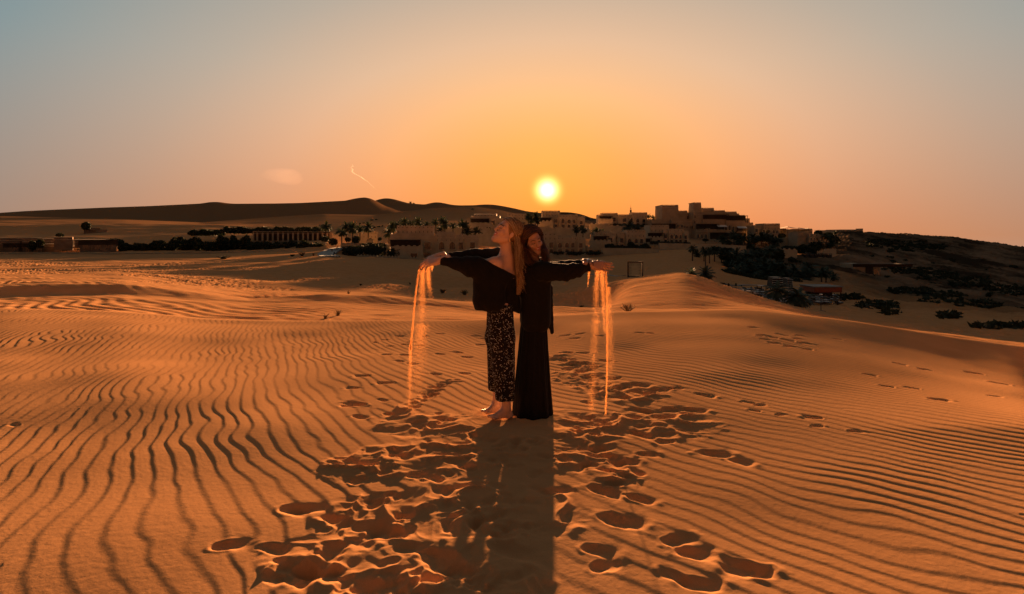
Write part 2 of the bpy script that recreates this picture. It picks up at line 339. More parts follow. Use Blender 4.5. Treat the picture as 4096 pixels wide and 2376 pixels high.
        r = np.sqrt(p * p + q * q) * (1 + .16 * vnoise(X[j0:j1, c0:c1] * 11, Yg[j0:j1, c0:c1] * 11, 72) + .10 * vnoise(X[j0:j1, c0:c1] * 30, Yg[j0:j1, c0:c1] * 30, 73))
        rh = np.sqrt(((p + .50) * 1.9) ** 2 + (q * 1.15) ** 2); rb = np.sqrt(((p - .42) * 1.5) ** 2 + (q * .95) ** 2); wn = 1 + (r / (np.sqrt(p * p + q * q) + 1e-6) - 1)
        prof_ = -depth * (1.15 * np.exp(-(rh * wn) ** 2.4) + .85 * np.exp(-(rb * wn) ** 2.4) + .35 * np.exp(-(r * 1.3) ** 2)) + depth * .45 * np.exp(-(((p - 1.25) * 3) ** 2 + (q * 1.3) ** 2)) + rim * np.exp(-((r - 1.15) / 0.26) ** 2) * (0.8 - 0.6 * p + 0.5 * vnoise(X[j0:j1, c0:c1] * 9, Yg[j0:j1, c0:c1] * 9, 71))
        Z[j0:j1, c0:c1] += prof_ * 1.0
    rng = random.Random(5)
    for (u, v, sc) in PRINTS:
        x, y = G(u, v)
        stamp(x, y, rng.uniform(-0.6, 0.5) + (math.pi if rng.random() < .3 else 0), 0.0125 * sc, 0.088 * sc, 0.046 * sc, 0.0032 * sc)
    for i in range(240):
        s_ = TRAMPLE[rng.choice((0, 0, 1, 1, 1, 2, 2, 2, 3, 3, 4, 5, 6, 7, 7, 8))]; f = rng.random()
        (ax, ay), (bx, by) = G(*s_[0]), G(*s_[1])
        x = ax + (bx - ax) * f + rng.gauss(0, s_[2] * 0.5); y = ay + (by - ay) * f + rng.gauss(0, s_[2] * 0.5)
        if y < 1.6: continue
        if abs(y - 4.35) < 0.35 and -0.25 < x < 0.45: continue
        stamp(x, y, rng.uniform(0, 2 * math.pi), rng.uniform(0.006, 0.012), rng.uniform(0.05, 0.085), rng.uniform(0.03, 0.05), rng.uniform(0.001, 0.003))
    # level the spot the two stand on
    lv = np.exp(-(((X - 0.03) / 0.42) ** 2 + ((Yg - 4.42) / 0.30) ** 2) ** 2)
    Z = Z * (1 - 0.85 * lv)
    # rows behind the camera
    Yb = np.array([-900.0, -120.0, -25.0, -6.0, -1.0, 0.6]); scl = np.array([3600.0, 600.0, 140.0, 35.0, 9.0, 1.5])
    Xb = tc[None, :] * scl[:, None] * 0.6; Xb[-1] = tc * 1.25; Xb[-2] = tc * 1.6
    Yb2 = np.repeat(Yb[:, None], len(tc), 1); Zb = np.zeros_like(Xb); Zb[0] = 6; Zb[1] = 3; Zb[2] = 0.5
    Xa = np.concatenate([Xb, X]); Ya = np.concatenate([Yb2, Yg]); Za = np.concatenate([Zb, Z])
    R, Cn = Xa.shape
    idx = np.arange(R * Cn).reshape(R, Cn)
    q = np.stack([idx[:-1, :-1], idx[:-1, 1:], idx[1:, 1:], idx[1:, :-1]], -1).reshape(-1, 4)
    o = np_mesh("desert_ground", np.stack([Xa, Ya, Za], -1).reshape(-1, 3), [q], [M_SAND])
    tag(o, kind='structure')
    global GZ, GLN, GT
    GZ, GLN, GT = Z, ln, tc
    return o
SHARP = {
    2000.0: [(-1400, 880), (-600, 870), (0, 852), (100, 845), (200, 840), (430, 830), (600, 824), (800, 814), (840, 808), (870, 807), (930, 815), (1100, 814), (1200, 812), (1300, 807), (1380, 803), (1425, 793), (1455, 789), (1475, 791), (1500, 802), (1540, 824), (1600, 846), (1700, 852), (1900, 850), (2000, 856), (2250, 876), (2400, 890), (2620, 905), (3050, 945), (3400, 972), (3800, 990), (4096, 1016), (5500, 1130)],
    2900.0: [(-1400, 892), (0, 866), (800, 826), (1380, 815), (1480, 808), (1500, 803), (1525, 795), (1548, 792), (1575, 796), (1610, 806), (1640, 814), (1700, 818), (1722, 812), (1748, 808), (1770, 811), (1800, 818), (1830, 822), (1900, 821), (1930, 818), (1970, 818), (2010, 824), (2060, 834), (2110, 846), (2160, 852), (2250, 848), (2290, 850), (2330, 858), (2370, 874), (2400, 876), (2450, 880), (2620, 884), (2820, 892), (3050, 905), (3250, 940), (3400, 975), (3800, 994), (4096, 1020), (5500, 1150)],
    70.0: [(-1400, 1085), (0, 1090), (500, 1092), (1000, 1120), (1200, 1142), (1350, 1146), (1450, 1140), (1540, 1136), (1575, 1132), (1600, 1138), (1650, 1152), (1700, 1166), (1800, 1172), (1900, 1174), (2000, 1176), (2250, 1165), (2350, 1146), (2440, 1124), (2500, 1116), (2560, 1110), (2620, 1104), (2700, 1098), (2740, 1097), (2770, 1099), (2820, 1111), (2900, 1140), (3050, 1190), (3200, 1230), (3400, 1262), (3800, 1290), (4096, 1310), (5500, 1380)],
}
TRAMPLE = [((1640, 1700), (2700, 1685), 0.32), ((1520, 1850), (2300, 1790), 0.36), ((1520, 2060), (2120, 2030), 0.30), ((1560, 2310), (2080, 2310), 0.18),
           ((2300, 1500), (2540, 1590), 0.32), ((2250, 1420), (2330, 1480), 0.22), ((1170, 2250), (1330, 2320), 0.12), ((2280, 1700), (2440, 1880), 0.24), ((1800, 1500), (1620, 1640), 0.08)]
PRINTS = [(1600, 1310, .9), (1540, 1325, .8), (1620, 1345, .9), (1500, 1335, .7), (1640, 1335, .8), (1545, 1390, 1), (1620, 1392, 1.1), (1560, 1352, .8), (1600, 1420, .9), (1650, 1430, 1),
          (1450, 1485, 1), (1540, 1515, 1), (1410, 1535, .9), (1530, 1590, .8), (1420, 1605, 1.3), (1400, 1612, 1), (1440, 1660, .9), (1570, 1648, .9), (1700, 1310, .9), (1760, 1300, .9),
          (1680, 1350, .9), (1760, 1385, .9), (1830, 1375, 1), (1870, 1395, 1), (1740, 1475, .9), (1860, 1470, .9), (1900, 1305, .9), (1940, 1315, 1), (1920, 1340, 1), (2320, 1330, 1), (2260, 1330, 1), (2400, 1345, .9), (2300, 1345, 1),
          (2270, 1400, 1), (2330, 1405, 1), (2420, 1440, 1), (2330, 1480, 1.2), (2370, 1500, 1.1), (2640, 1560, 1.2), (2560, 1540, 1.3), (2700, 1555, 1.0), (2820, 1580, 1.1), (2500, 1590, 1.1), (2700, 1635, 1.2), (2780, 1640, 1.2), (2660, 1665, 1.2), (2560, 1640, 1.2),
          (2995, 1607, .7), (3040, 1617, .7), (3020, 1640, .6), (3120, 1655, .6), (3250, 1665, .9), (3270, 1700, .6), (2860, 1805, 1.3), (2960, 1835, 1.0), (2560, 1730, 1.4), (2660, 1760, .9), (2590, 1810, .9),
          (2500, 1840, 1.2), (2420, 1960, 1.3), (2560, 1990, 1.0), (2490, 2080, 1.4), (2450, 1925, .8), (2720, 2150, 1.0), (2780, 2200, 1.1), (2990, 2270, 1.3), (2950, 2240, .8), (2400, 2200, 1.0), (2420, 2260, .9), (2800, 2330, 1.1), (2700, 2300, .8),
          (2230, 1960, .9), (1430, 2170, 1.0), (1330, 2180, .8), (1240, 2030, 1.1), (1180, 2040, 1.1), (1350, 2080, 1.2), (1480, 2100, 1.1), (1560, 2120, 1.3), (1650, 2190, 1.0), (1800, 2250, 1.8), (2050, 2200, 1.4), (1950, 2330, 1.3), (1500, 2350, 1.3), (1100, 2200, .9), (920, 2185, 1.0), (1250, 2290, 1.2),
          (3010, 1315, 1), (3050, 1345, 1.1), (3090, 1350, 1.0), (3150, 1355, 1.1), (3190, 1345, 1.0), (3220, 1360, 1.2), (3100, 1372, 1.1), (3160, 1380, 1.1), (3230, 1385, .9), (3060, 1360, .9), (3200, 1330, .9), (3130, 1335, 1.0), (3350, 1325, .8), (3600, 1400, .9), (3700, 1410, 1.0), (3900, 1395, 1.2), (4000, 1440, 1.1), (3550, 1520, .8), (3650, 1518, .8), (3760, 1575, 1.1), (3420, 1720, .7), (2560, 1338, 1.0), (2600, 1340, .8), (3480, 1470, .8), (3980, 1530, .7),
          (60, 1698, .6)]
def gz(x, y):
    """height of the sand at (x, y)"""
    t = x / y; l = math.log(y)
    j = min(max(int(np.searchsorted(GLN, l)) - 1, 0), len(GLN) - 2); c = min(max(int(np.searchsorted(GT, t)) - 1, 0), len(GT) - 2)
    f = (l - GLN[j]) / (GLN[j + 1] - GLN[j]); g = (t - GT[c]) / (GT[c + 1] - GT[c])
    return float((GZ[j, c] * (1 - g) + GZ[j, c + 1] * g) * (1 - f) + (GZ[j + 1, c] * (1 - g) + GZ[j + 1, c + 1] * g) * f)
def on_ground(u, v, Ymin, Ymax):
    """spot of the sand seen at photo pixel (u, v) between two depths"""
    t = (u - CU) / FS; best = None
    for Y in np.geomspace(Ymin, Ymax, 240):
        z = gz(t * Y, Y); vv = VH - (z - EYE) / Y * FS; e = abs(vv - v)
        if best is None or e < best[0] - 1e-6: best = (e, Y, z)
    return Vector((t * best[1], best[1], best[2]))

def sand_material():
    m = bpy.data.materials.new("sand"); m.use_nodes = True; nt = m.node_tree; N = nt.nodes.new; L = nt.links.new
    nt.nodes.remove(nt.nodes['Principled BSDF']); b = N('ShaderNodeBsdfDiffuse'); b.inputs['Roughness'].default_value = 0.6; L(b.outputs[0], nt.nodes['Material Output'].inputs[0])
    g = N('ShaderNodeNewGeometry')
    def noise(sc, det, ro=0.6):
        n = N('ShaderNodeTexNoise'); n.inputs['Scale'].default_value = sc; n.inputs['Detail'].default_value = det; n.inputs['Roughness'].default_value = ro
        L(g.outputs['Position'], n.inputs['Vector']); return n.outputs['Fac']
    r = N('ShaderNodeValToRGB'); r.color_ramp.elements[0].position = 0.3; r.color_ramp.elements[1].position = 0.72
    r.color_ramp.elements[0].color = (0.41, 0.208, 0.092, 1); r.color_ramp.elements[1].color = (0.51, 0.264, 0.120, 1)
    L(noise(0.6, 8), r.inputs[0])
    r2 = N('ShaderNodeValToRGB'); r2.color_ramp.elements[0].position = 0.35; r2.color_ramp.elements[1].position = 0.65
    r2.color_ramp.elements[0].color = (0.80, 0.80, 0.80, 1); r2.color_ramp.elements[1].color = (1.12, 1.12, 1.12, 1)
    L(noise(420, 2), r2.inputs[0])
    sp = N('ShaderNodeSeparateXYZ'); L(g.outputs['Position'], sp.inputs[0])
    def M(op, a, b, c=None):
        n = N('ShaderNodeMath'); n.operation = op
        for i, v in enumerate((a, b, c)):
            if v is None: continue
            if isinstance(v, (int, float)): n.inputs[i].default_value = v
            else: L(v, n.inputs[i])
        return n.outputs[0]
    def MR(v, a, b):
        n = N('ShaderNodeMapRange'); n.inputs['From Min'].default_value = a; n.inputs['From Max'].default_value = b; L(v, n.inputs['Value']); return n.outputs[0]
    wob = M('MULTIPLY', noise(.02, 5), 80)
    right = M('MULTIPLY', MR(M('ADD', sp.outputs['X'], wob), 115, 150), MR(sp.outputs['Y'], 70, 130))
    far_shade = MR(sp.outputs['Y'], 300, 1000)  # far dunes' shade put into the sand colour, growing with depth
    hill_mix = right  # mottled darker colour over the right-hand hill
    ms = N('ShaderNodeMixRGB'); L(hill_mix, ms.inputs[0]); rk = N('ShaderNodeValToRGB'); rk.color_ramp.elements[0].position = .42; rk.color_ramp.elements[1].position = .60; rk.color_ramp.elements[0].color = (.036, .026, .018, 1); rk.color_ramp.elements[1].color = (.20, .128, .08, 1)
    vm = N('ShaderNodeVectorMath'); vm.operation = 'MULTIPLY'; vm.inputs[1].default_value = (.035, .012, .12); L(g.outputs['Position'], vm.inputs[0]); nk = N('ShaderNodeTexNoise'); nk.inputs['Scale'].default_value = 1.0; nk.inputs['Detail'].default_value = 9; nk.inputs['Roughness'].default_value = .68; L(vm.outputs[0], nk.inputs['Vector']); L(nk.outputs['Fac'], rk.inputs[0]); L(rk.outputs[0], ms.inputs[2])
    mf = N('ShaderNodeMixRGB'); L(M('MULTIPLY', far_shade, .8), mf.inputs[0]); L(r.outputs[0], mf.inputs[1]); mf.inputs[2].default_value = (0.17, 0.092, 0.048, 1); L(mf.outputs[0], ms.inputs[1])
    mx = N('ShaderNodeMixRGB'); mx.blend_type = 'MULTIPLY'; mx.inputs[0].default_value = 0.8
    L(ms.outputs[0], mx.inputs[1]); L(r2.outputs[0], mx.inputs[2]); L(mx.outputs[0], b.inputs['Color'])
    bp = N('ShaderNodeBump'); bp.inputs['Strength'].default_value = 0.35; bp.inputs['Distance'].default_value = 0.0012
    L(noise(330, 3), bp.inputs['Height'])
    bp2 = N('ShaderNodeBump'); bp2.inputs['Strength'].default_value = 0.5; bp2.inputs['Distance'].default_value = 0.004
    L(noise(28, 4), bp2.inputs['Height']); L(bp.outputs[0], bp2.inputs['Normal'])
    L(bp2.outputs[0], b.inputs['Normal'])
    return m
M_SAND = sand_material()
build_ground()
# ------------------------------------------------------------------ the village of sand-coloured villas
M_PLASTER = mat("plaster", (0.36, 0.28, 0.185), 0.95, 0.16, 0.35, 0.4, 3.0, 0.1)
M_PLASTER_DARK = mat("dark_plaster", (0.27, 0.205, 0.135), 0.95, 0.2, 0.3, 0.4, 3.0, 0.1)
M_TRIM = mat("pale_trim", (0.42, 0.32, 0.21), 0.95, 0.1, 0.5, 0.2, 3.0, 0.1)
M_STONE = mat('weathered_stone', (0.15, 0.105, 0.07), 0.95, 0.35, 0.4, 0.5, 3.0, 0.1)
M_GLASS = mat("window_glass", (0.012, 0.012, 0.014), 0.25, 0.0, 1, 0, 1, 0.5)
M_WOOD = mat("dark_wood", (0.030, 0.022, 0.016), 0.8, 0.3, 2.0)
M_SHADE = mat("terrace_shade", (0.035, 0.027, 0.02), 0.95, 0.3, 0.8)  # shade under the terrace roofs, painted as a dark sheet
M_AWN = mat("awning_cloth", (0.62, 0.62, 0.60), 0.8, 0.05, 1.0)
M_TENT = mat("tent_cloth", (0.30, 0.26, 0.21), 0.8, 0.1, 1.0)
class Bld:
    def __init__(s, name, label, cat, Y, u0, u1, vb, group=None):
        s.Y = Y; s.c = P((u0 + u1) / 2, vb, Y); s.c.z = min(s.c.z, 1e9)
        s.root = tag(empty(name, s.c), label, cat, group); s.wall = MB(); s.par = MB(); s.n = 0; s.m = M_PLASTER
    def X(s, u, Y): return (u - CU) / FS * Y - s.c.x
    def Z(s, v, Y): return EYE + (VH - v) / FS * Y - s.c.z
    def block(s, u0, u1, vt, vb, dy=0, depth=9, teeth=True, slits=False, tap=0, down=2.5, proud=0):
        Y = s.Y + dy; x0, x1, z1, z0 = s.X(u0, Y), s.X(u1, Y), s.Z(vt, Y), s.Z(vb, Y) - down
        e = 0.004 * s.n; s.n += 1
        if tap: s.wall.frustum(x0 - e, x1 + e, dy - e, dy + depth + e, z0, z1, tap)
        else: s.wall.box(x0 - e, x1 + e, dy - e, dy + depth + e, z0, z1)
        t = tap; x0 += t; x1 -= t
        # string course under the parapet
        if x1 - x0 > 3: s.par.box(x0 - .06, x1 + .06, dy + t - .07, dy + t + .2, z1 - 1.05, z1 - 0.93, 1)
        if teeth:
            sp = 0.62; k = max(int((x1 - x0) / sp), 1); sp = (x1 - x0) / k
            for i in range(k):
                a = x0 + (i + .5) * sp; w = sp * .32
                pts = [(a - w, z1 - .02), (a + w, z1 - .02), (a + w, z1 + .28), (a + w * .55, z1 + .42), (a, z1 + .50), (a - w * .55, z1 + .42), (a - w, z1 + .28)]
                s.par.prism([(p[0], p[1]) for p in pts], dy + t + .0, dy + t + .25)
            for q in (0, 1):
                xs = x0 if q == 0 else x1 - .25; k2 = max(int(depth / .9), 1)
                for i in range(k2): s.par.box(xs, xs + .25, dy + t + .4 + i * .9, dy + t + .85 + i * .9, z1 - .02, z1 + .4)
        if slits:
            k = max(int((x1 - x0) / 1.5), 1)
            for i in range(k):
                a = x0 + (i + .5) * (x1 - x0) / k
                s.par.box(a - .09, a + .09, dy + t - .03, dy + t + .1, z1 - 2.5, z1 - 1.7, 2)
                s.par.prism([(a - .3, z1 - .55), (a, z1 - .25), (a + .3, z1 - .55)], dy + t - .05, dy + t + .1, 2)
    def plane_y(s, dy): return dy
    def win(s, u, v0, v1, w, arch=False, dy=0, frame=True):
        Y = s.Y + dy; x = s.X(u, Y); hw = w / 2 / FS * Y; z1, z0 = s.Z(v0, Y), s.Z(v1, Y)
        f = MB(); g = MB(); y0 = dy - 0.02 * 0 - .012 * (s.n + 1)
        def outline(k, base=0):
            a = hw + k; top = z1 + k; b = z0 - base
            if not arch: return [(x - a, b), (x + a, b), (x + a, top), (x - a, top)]
            sh = z0 + (z1 - z0) * .52; pts = [(x - a, b), (x + a, b), (x + a, sh)]
            for i in range(1, 6):
                t = i / 6; pts.append((x + a * math.cos(t * math.pi / 2) ** .85, sh + (top - sh) * (1 - (1 - math.sin(t * math.pi / 2)) ** .8) * 1.0))
            pts.append((x, top))
            for i in range(5, 0, -1):
                t = i / 6; pts.append((x - a * math.cos(t * math.pi / 2) ** .85, sh + (top - sh) * (1 - (1 - math.sin(t * math.pi / 2)) ** .8)))
            pts.append((x - a, sh)); return pts
        g.prism(outline(0), y0 - .03, y0 + .12, 0)
        pane = g.build("window", M_GLASS, s.root)
        if frame and hw > .35:
            o, i_ = outline(.17, .0), outline(0.0, 0)
            n = len(o); vs = [(a, y0 - .20, b) for a, b in o] + [(a, y0 - .20, b) for a, b in i_] + [(a, y0 + .1, b) for a, b in o] + [(a, y0 - .02, b) for a, b in i_]
            fs = []
            for k in range(1, n):
                j = (k + 1) % n
                fs += [(k, j, n + j, n + k), (k, 2 * n + k, 2 * n + j, j), (n + k, n + j, 3 * n + j, 3 * n + k)]
            f.add(vs, fs)
            f.box(x - hw - .3, x + hw + .3, y0 - .3, y0 + .1, z0 - .22, z0 - .02)
            f.build("frame", M_TRIM, pane)
            if hw > .5:
                g2 = MB(); 
                for q in (-1, 0, 1): g2.box(x + q * hw * .6 - .03, x + q * hw * .6 + .03, y0 - .07, y0 - .03, z0, z1 - (hw * .8 if arch and q else 0.05))
                zz = z0 + (z1 - z0) * .3; g2.box(x - hw, x + hw, y0 - .10, y0 - .075, zz - .04, zz + .04)
                g2.build("railing", M_WOOD, pane)
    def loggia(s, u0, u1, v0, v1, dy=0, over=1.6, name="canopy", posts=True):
        """dark roofed terrace: roof slab on posts in front of a flat dark panel painted as its shade"""
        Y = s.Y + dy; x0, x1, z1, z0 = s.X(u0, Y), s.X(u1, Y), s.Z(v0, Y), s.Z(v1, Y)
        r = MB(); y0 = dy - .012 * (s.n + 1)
        r.box(x0, x1, y0 - .04, y0 + .1, z0, z1 - .1); r.build("shade_panel", M_SHADE, s.root)  # thin dark sheet on the wall, shade put into its colour
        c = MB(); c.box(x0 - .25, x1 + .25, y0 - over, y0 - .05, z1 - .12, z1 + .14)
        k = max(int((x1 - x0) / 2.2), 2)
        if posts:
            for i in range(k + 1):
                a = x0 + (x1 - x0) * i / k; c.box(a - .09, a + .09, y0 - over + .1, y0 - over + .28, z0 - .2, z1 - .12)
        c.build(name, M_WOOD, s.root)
    def scallop(s, u0, u1, vt, vb, dy=-2.2, n=4, depth=.35, mt=None):
        """low terrace wall with a wavy top"""
        Y = s.Y + dy; x0, x1, z1, z0 = s.X(u0, Y), s.X(u1, Y), s.Z(vt, Y), s.Z(vb, Y) - 1.0
        b = MB(); N_ = n * 12; tops = []
        for i in range(N_ + 1):
            t = i / N_ * n; h = max(math.sin(t * math.pi) ** 2, 0); tops.append((x0 + (x1 - x0) * i / N_, z1 - .75 + .75 * min(1, h * 1.5)))
        for i in range(N_):
            (a, za), (c, zc) = tops[i], tops[i + 1]
            b.add([(a, dy, z0), (c, dy, z0), (c, dy, zc), (a, dy, za), (a, dy + depth, z0), (c, dy + depth, z0), (c, dy + depth, zc), (a, dy + depth, za)], [(0, 1, 2, 3), (7, 6, 5, 4), (3, 2, 6, 7)])
        b.box(x0 - .02, x0 + .25, dy - .03, dy + 2.2, z0, z1 - .1); b.box(x1 - .25, x1 + .02, dy - .03, dy + 2.2, z0, z1 - .1)
        b.build("terrace_wall", mt or M_PLASTER, s.root)
    def done(s, m=None):
        th = math.atan2(-s.c.x, s.c.y)
        if th > .14: s.root.rotation_euler = (0, 0, th); s.root.scale = (1 / math.cos(th), 1, 1)
        s.wall.build("wall", m or M_PLASTER, s.root)
        if s.par.v: s.par.build("parapet", [m or M_PLASTER, M_TRIM, M_GLASS], s.root)

G_V = "sand-coloured villas stepping up the hillside"
# V1: the large villa in front, left
b = Bld("villa", "large villa with tall toothed parapet, two pointed windows and dark pergola behind the clipped hedges", "villa", 200, 1565, 1908, 1035, G_V)
b.block(1567, 1690, 936, 1030, 0, 12, True); b.block(1594, 1738, 906, 960, 1.5, 9, True, True)
b.block(1684, 1740, 944, 1035, -1.2, 8, False); b.block(1738, 1858, 939, 1038, -2.4, 9, True, True); b.block(1857, 1908, 944, 1038, -3.2, 9, True); b.block(1752, 1822, 929, 950, 3, 6, True)
b.loggia(1569, 1682, 960, 984, 0, 2.5); b.scallop(1578, 1688, 980, 1030, -3.2, 5)
b.win(1709, 969, 998, 24, dy=-1.2); b.win(1709, 1009, 1030, 26, dy=-1.2)
for u in (1762, 1804): b.win(u, 967, 998, 22, True, -2.4); b.win(u, 1009, 1030, 24, dy=-2.4)
b.win(1838, 970, 997, 18, dy=-2.4); b.win(1883, 970, 997, 20, dy=-3.2); b.win(1838, 1009, 1030, 18, dy=-2.4); b.win(1883, 1009, 1030, 22, dy=-3.2); b.win(1653, 1013, 1034, 26, dy=-3.25)
b.done()
# gate lodge
b = Bld("gate_lodge", "small square gate lodge with a toothed roof and pointed dark door", "building", 225, 1435, 1508, 975)
b.block(1435, 1508, 928, 978, 0, 8, True, True); b.win(1480, 952, 976, 26, True); b.done()
# V2 behind the fair-haired person
b = Bld("villa", "villa with a dark roofed terrace rising directly behind the blond head", "villa", 250, 1880, 2110, 925, G_V)
b.block(1883, 2000, 866, 925, 1, 9, True); b.block(1895, 1986, 858, 880, 2.5, 7, True, True); b.block(2030, 2110, 857, 925, 0, 10, True, True); b.block(1960, 2032, 872, 925, -.6, 9, False)
b.loggia(1884, 1956, 876, 890, 1, 2.5); b.scallop(1872, 1972, 889, 925, -3, 5); b.win(1971, 882, 900, 15, dy=-.6); b.win(2013, 885, 903, 12, True, -.6); b.win(2094, 890, 903, 13); b.win(2060, 890, 904, 12, True); b.win(1954, 909, 922, 16, dy=-3.02)
b.done()
# V3 below the sun
b = Bld("villa", "upper villa straight below the sun with a tall blank tower and two arched windows", "villa", 262, 2150, 2340, 920, G_V)
b.block(2169, 2240, 845, 900, 2, 9, True, True); b.block(2150, 2215, 877, 920, 0, 8, False); b.block(2205, 2236, 868, 925, -.8, 8, False); b.block(2236, 2310, 861, 925, -1.6, 9, True, True); b.block(2309, 2340, 868, 925, -2.4, 9, True)
b.loggia(2160, 2206, 872, 886, 0, 2.5); b.scallop(2150, 2212, 880, 905, -3, 4)
b.win(2223, 876, 891, 13, dy=-.8); b.win(2252, 876, 893, 13, True, -1.6); b.win(2276, 877, 893, 13, True, -1.6); b.win(2296, 880, 894, 11, dy=-1.6); b.win(2325, 883, 896, 11, dy=-2.4)
for u, d in ((2252, -1.6), (2276, -1.6), (2296, -1.6), (2325, -2.4), (2223, -.8)): b.win(u, 899, 911, 12, dy=d)
b.done()
# V4 right of the dark-haired head
b = Bld("villa", "lower villa just right of the dark-haired head, two arched windows over a terrace wall", "villa", 203, 2140, 2342, 1012, G_V)
b.block(2140, 2226, 933, 1014, 0, 12, True, True); b.block(2226, 2310, 950, 1014, -1.6, 10, True, True); b.block(2309, 2342, 954, 1014, -2.4, 9, True); b.block(2238, 2286, 945, 960, 3, 6, True)
b.win(2205, 970, 991, 15); b.win(2240, 970, 991, 16, True, -1.6); b.win(2268, 970, 991, 15, True, -1.6); b.win(2291, 972, 990, 13, dy=-1.6); b.win(2323, 972, 991, 14, dy=-2.4)
for u, d in ((2205, 0), (2240, -1.6), (2268, -1.6), (2291, -1.6), (2323, -2.4)): b.win(u, 997, 1010, 15, dy=d)
b.done()
b = Bld("bay_annex", "small low annex with one dark window and wavy roof at the terrace wall's right end", "building", 204, 2346, 2378, 1014)
b.block(2348, 2376, 988, 1014, 0, 5, False); b.scallop(2346, 2378, 982, 990, -.4, 3, .4); b.win(2363, 1000, 1013, 14); b.done()
# V5
b = Bld("villa", "villa with raised blank parapet and two arched windows over the blank wall", "villa", 212, 2360, 2590, 992, G_V)
b.block(2378, 2506, 932, 992, 1, 10, True, True); b.block(2405, 2448, 926, 940, 3, 6, True); b.block(2428, 2462, 938, 994, -.6, 8, False); b.block(2470, 2508, 937, 994, 0, 8, False); b.block(2506, 2582, 923, 994, -1.6, 9, True, True)
b.loggia(2374, 2430, 946, 960, 1, 2.5); b.scallop(2362, 2444, 958, 990, -3, 5); b.win(2442, 952, 969, 14, dy=-.6) 
b.win(2487, 953, 970, 14); b.win(2518, 954, 972, 14, True, -1.6); b.win(2544, 954, 972, 14, True, -1.6); b.win(2566, 956, 973, 12, dy=-1.6)
for u, d in ((2426, -3.02), (2487, 0), (2518, -1.6), (2544, -1.6), (2566, -1.6)): b.win(u, 978, 991, 14, dy=d)
b.loggia(2583, 2602, 955, 968, 1, 1.5); b.scallop(2583, 2600, 968, 990, -1, 1)
b.done()
# V6
b = Bld("villa", "villa with wide toothed upper box at its left, next to the fort's left end", "villa", 222, 2590, 2756, 974, G_V)
b.block(2600, 2676, 903, 974, 1.5, 10, True, True); b.block(2652, 2676, 920, 976, -.6, 8, False); b.block(2675, 2735, 919, 976, -1.2, 9, True, True); b.block(2734, 2756, 926, 976, -2, 9, True)
b.loggia(2592, 2650, 933, 950, 1.5, 2.5); b.scallop(2596, 2652, 944, 974, -2.5, 4)
b.win(2662, 937, 953, 12, dy=-.6); b.win(2686, 937, 954, 11, True, -1.2); b.win(2705, 938, 955, 11, True, -1.2); b.win(2721, 940, 955, 9, dy=-1.2); b.win(2742, 941, 956, 11, dy=-2)
for u, d in ((2662, -.6), (2686, -1.2), (2705, -1.2), (2721, -1.2), (2742, -2), (2634, -2.52)): b.win(u, 959, 972, 11, dy=d)
b.done()
# V7 upper
b = Bld("villa", "upper villa with stepped roofs on the skyline beneath the antenna mast", "villa", 285, 2390, 2592, 905, G_V)
b.block(2394, 2412, 861, 905, 3, 8, True); b.block(2411, 2471, 854, 905, 2, 9, True); b.block(2448, 2472, 862, 906, .4, 8, False); b.block(2471, 2532, 860, 905, 0, 10, True, True); b.block(2531, 2589, 852, 907, -1.2, 9, True, True)
b.loggia(2398, 2446, 866, 874, 2, 2.5); b.scallop(2394, 2452, 874, 900, -2.5, 4)
b.win(2457, 870, 885, 14, dy=.4); b.win(2498, 873, 887, 14); b.win(2526, 873, 889, 14, True, 0); b.win(2551, 875, 890, 13, True, -1.2); b.win(2575, 877, 891, 12, dy=-1.2)
for u, d in ((2460, .4), (2498, 0), (2526, 0), (2551, -1.2), (2575, -1.2)): b.win(u, 893, 904, 12, dy=d)
b.loggia(2590, 2612, 878, 888, 1, 2.0); b.scallop(2590, 2606, 888, 900, -1, 1)
b.done()
# the fort-like hotel
b = Bld("fort_hotel", "large fort-like hotel with two towers, dark loggias and two white awnings on the skyline", "hotel", 268, 2600, 3000, 985)
b.block(2647, 2717, 822, 940, 6, 14, True, True, tap=.35); b.block(2714, 2750, 845, 950, 8, 12, True); b.block(2748, 2778, 850, 950, 10, 10, False)
b.block(2686, 2792, 877, 975, 3, 16, False); b.block(2776, 2860, 849, 985, 1, 18, False); b.block(2773, 2811, 812, 860, 5, 9, True, True, tap=.7)
b.block(2810, 2856, 834, 870, 9, 9, True); b.block(2855, 2900, 844, 880, 4, 12, True); b.block(2899, 2947, 849, 884, 3.6, 12, True, True); b.block(2946, 2957, 857, 890, 3.2, 12, True)
b.block(2811, 2906, 876, 985, 0, 14, False); b.block(2905, 2980, 880, 985, -1, 14, False); b.block(2956, 2980, 863, 882, 2, 10, True)
b.block(2906, 2946, 852, 882, 3, 10, False)
b.loggia(2812, 2906, 860, 876, 0, 2.2, posts=True); b.loggia(2905, 2982, 864, 881, -1, 2.2)
b.loggia(2784, 2868, 897, 918, -.5, 2.6); b.loggia(2840, 2975, 932, 956, -1.6, 2.0)
b.block(2782, 2838, 919, 985, -2.4, 6, False); b.block(2830, 2840, 912, 985, -3.0, 5, False)
for u in (2792, 2807, 2823): b.win(u, 937, 952, 7, dy=-2.4)
for u in (2903, 2917): b.win(u, 900, 921, 9, True, -1)
b.win(2932, 906, 922, 8, dy=-1); b.win(2710, 899, 911, 10, dy=3); b.win(2727, 899, 911, 10, dy=3)
for u in (2739, 2745, 2750): b.win(u, 904, 912, 2.2, dy=3, frame=False)
for u in (2761, 2768, 2777): b.win(u, 903, 914, 4, True, dy=3, frame=False)
b.win(2751, 863, 876, 6, True, dy=10); b.win(2780, 861, 872, 4, True, dy=1); b.win(2779, 883, 894, 4, True, dy=1)
b.loggia(2607, 2702, 896, 915, 2, 2.2)
b.block(2606, 2648, 880, 960, 6, 10, True)
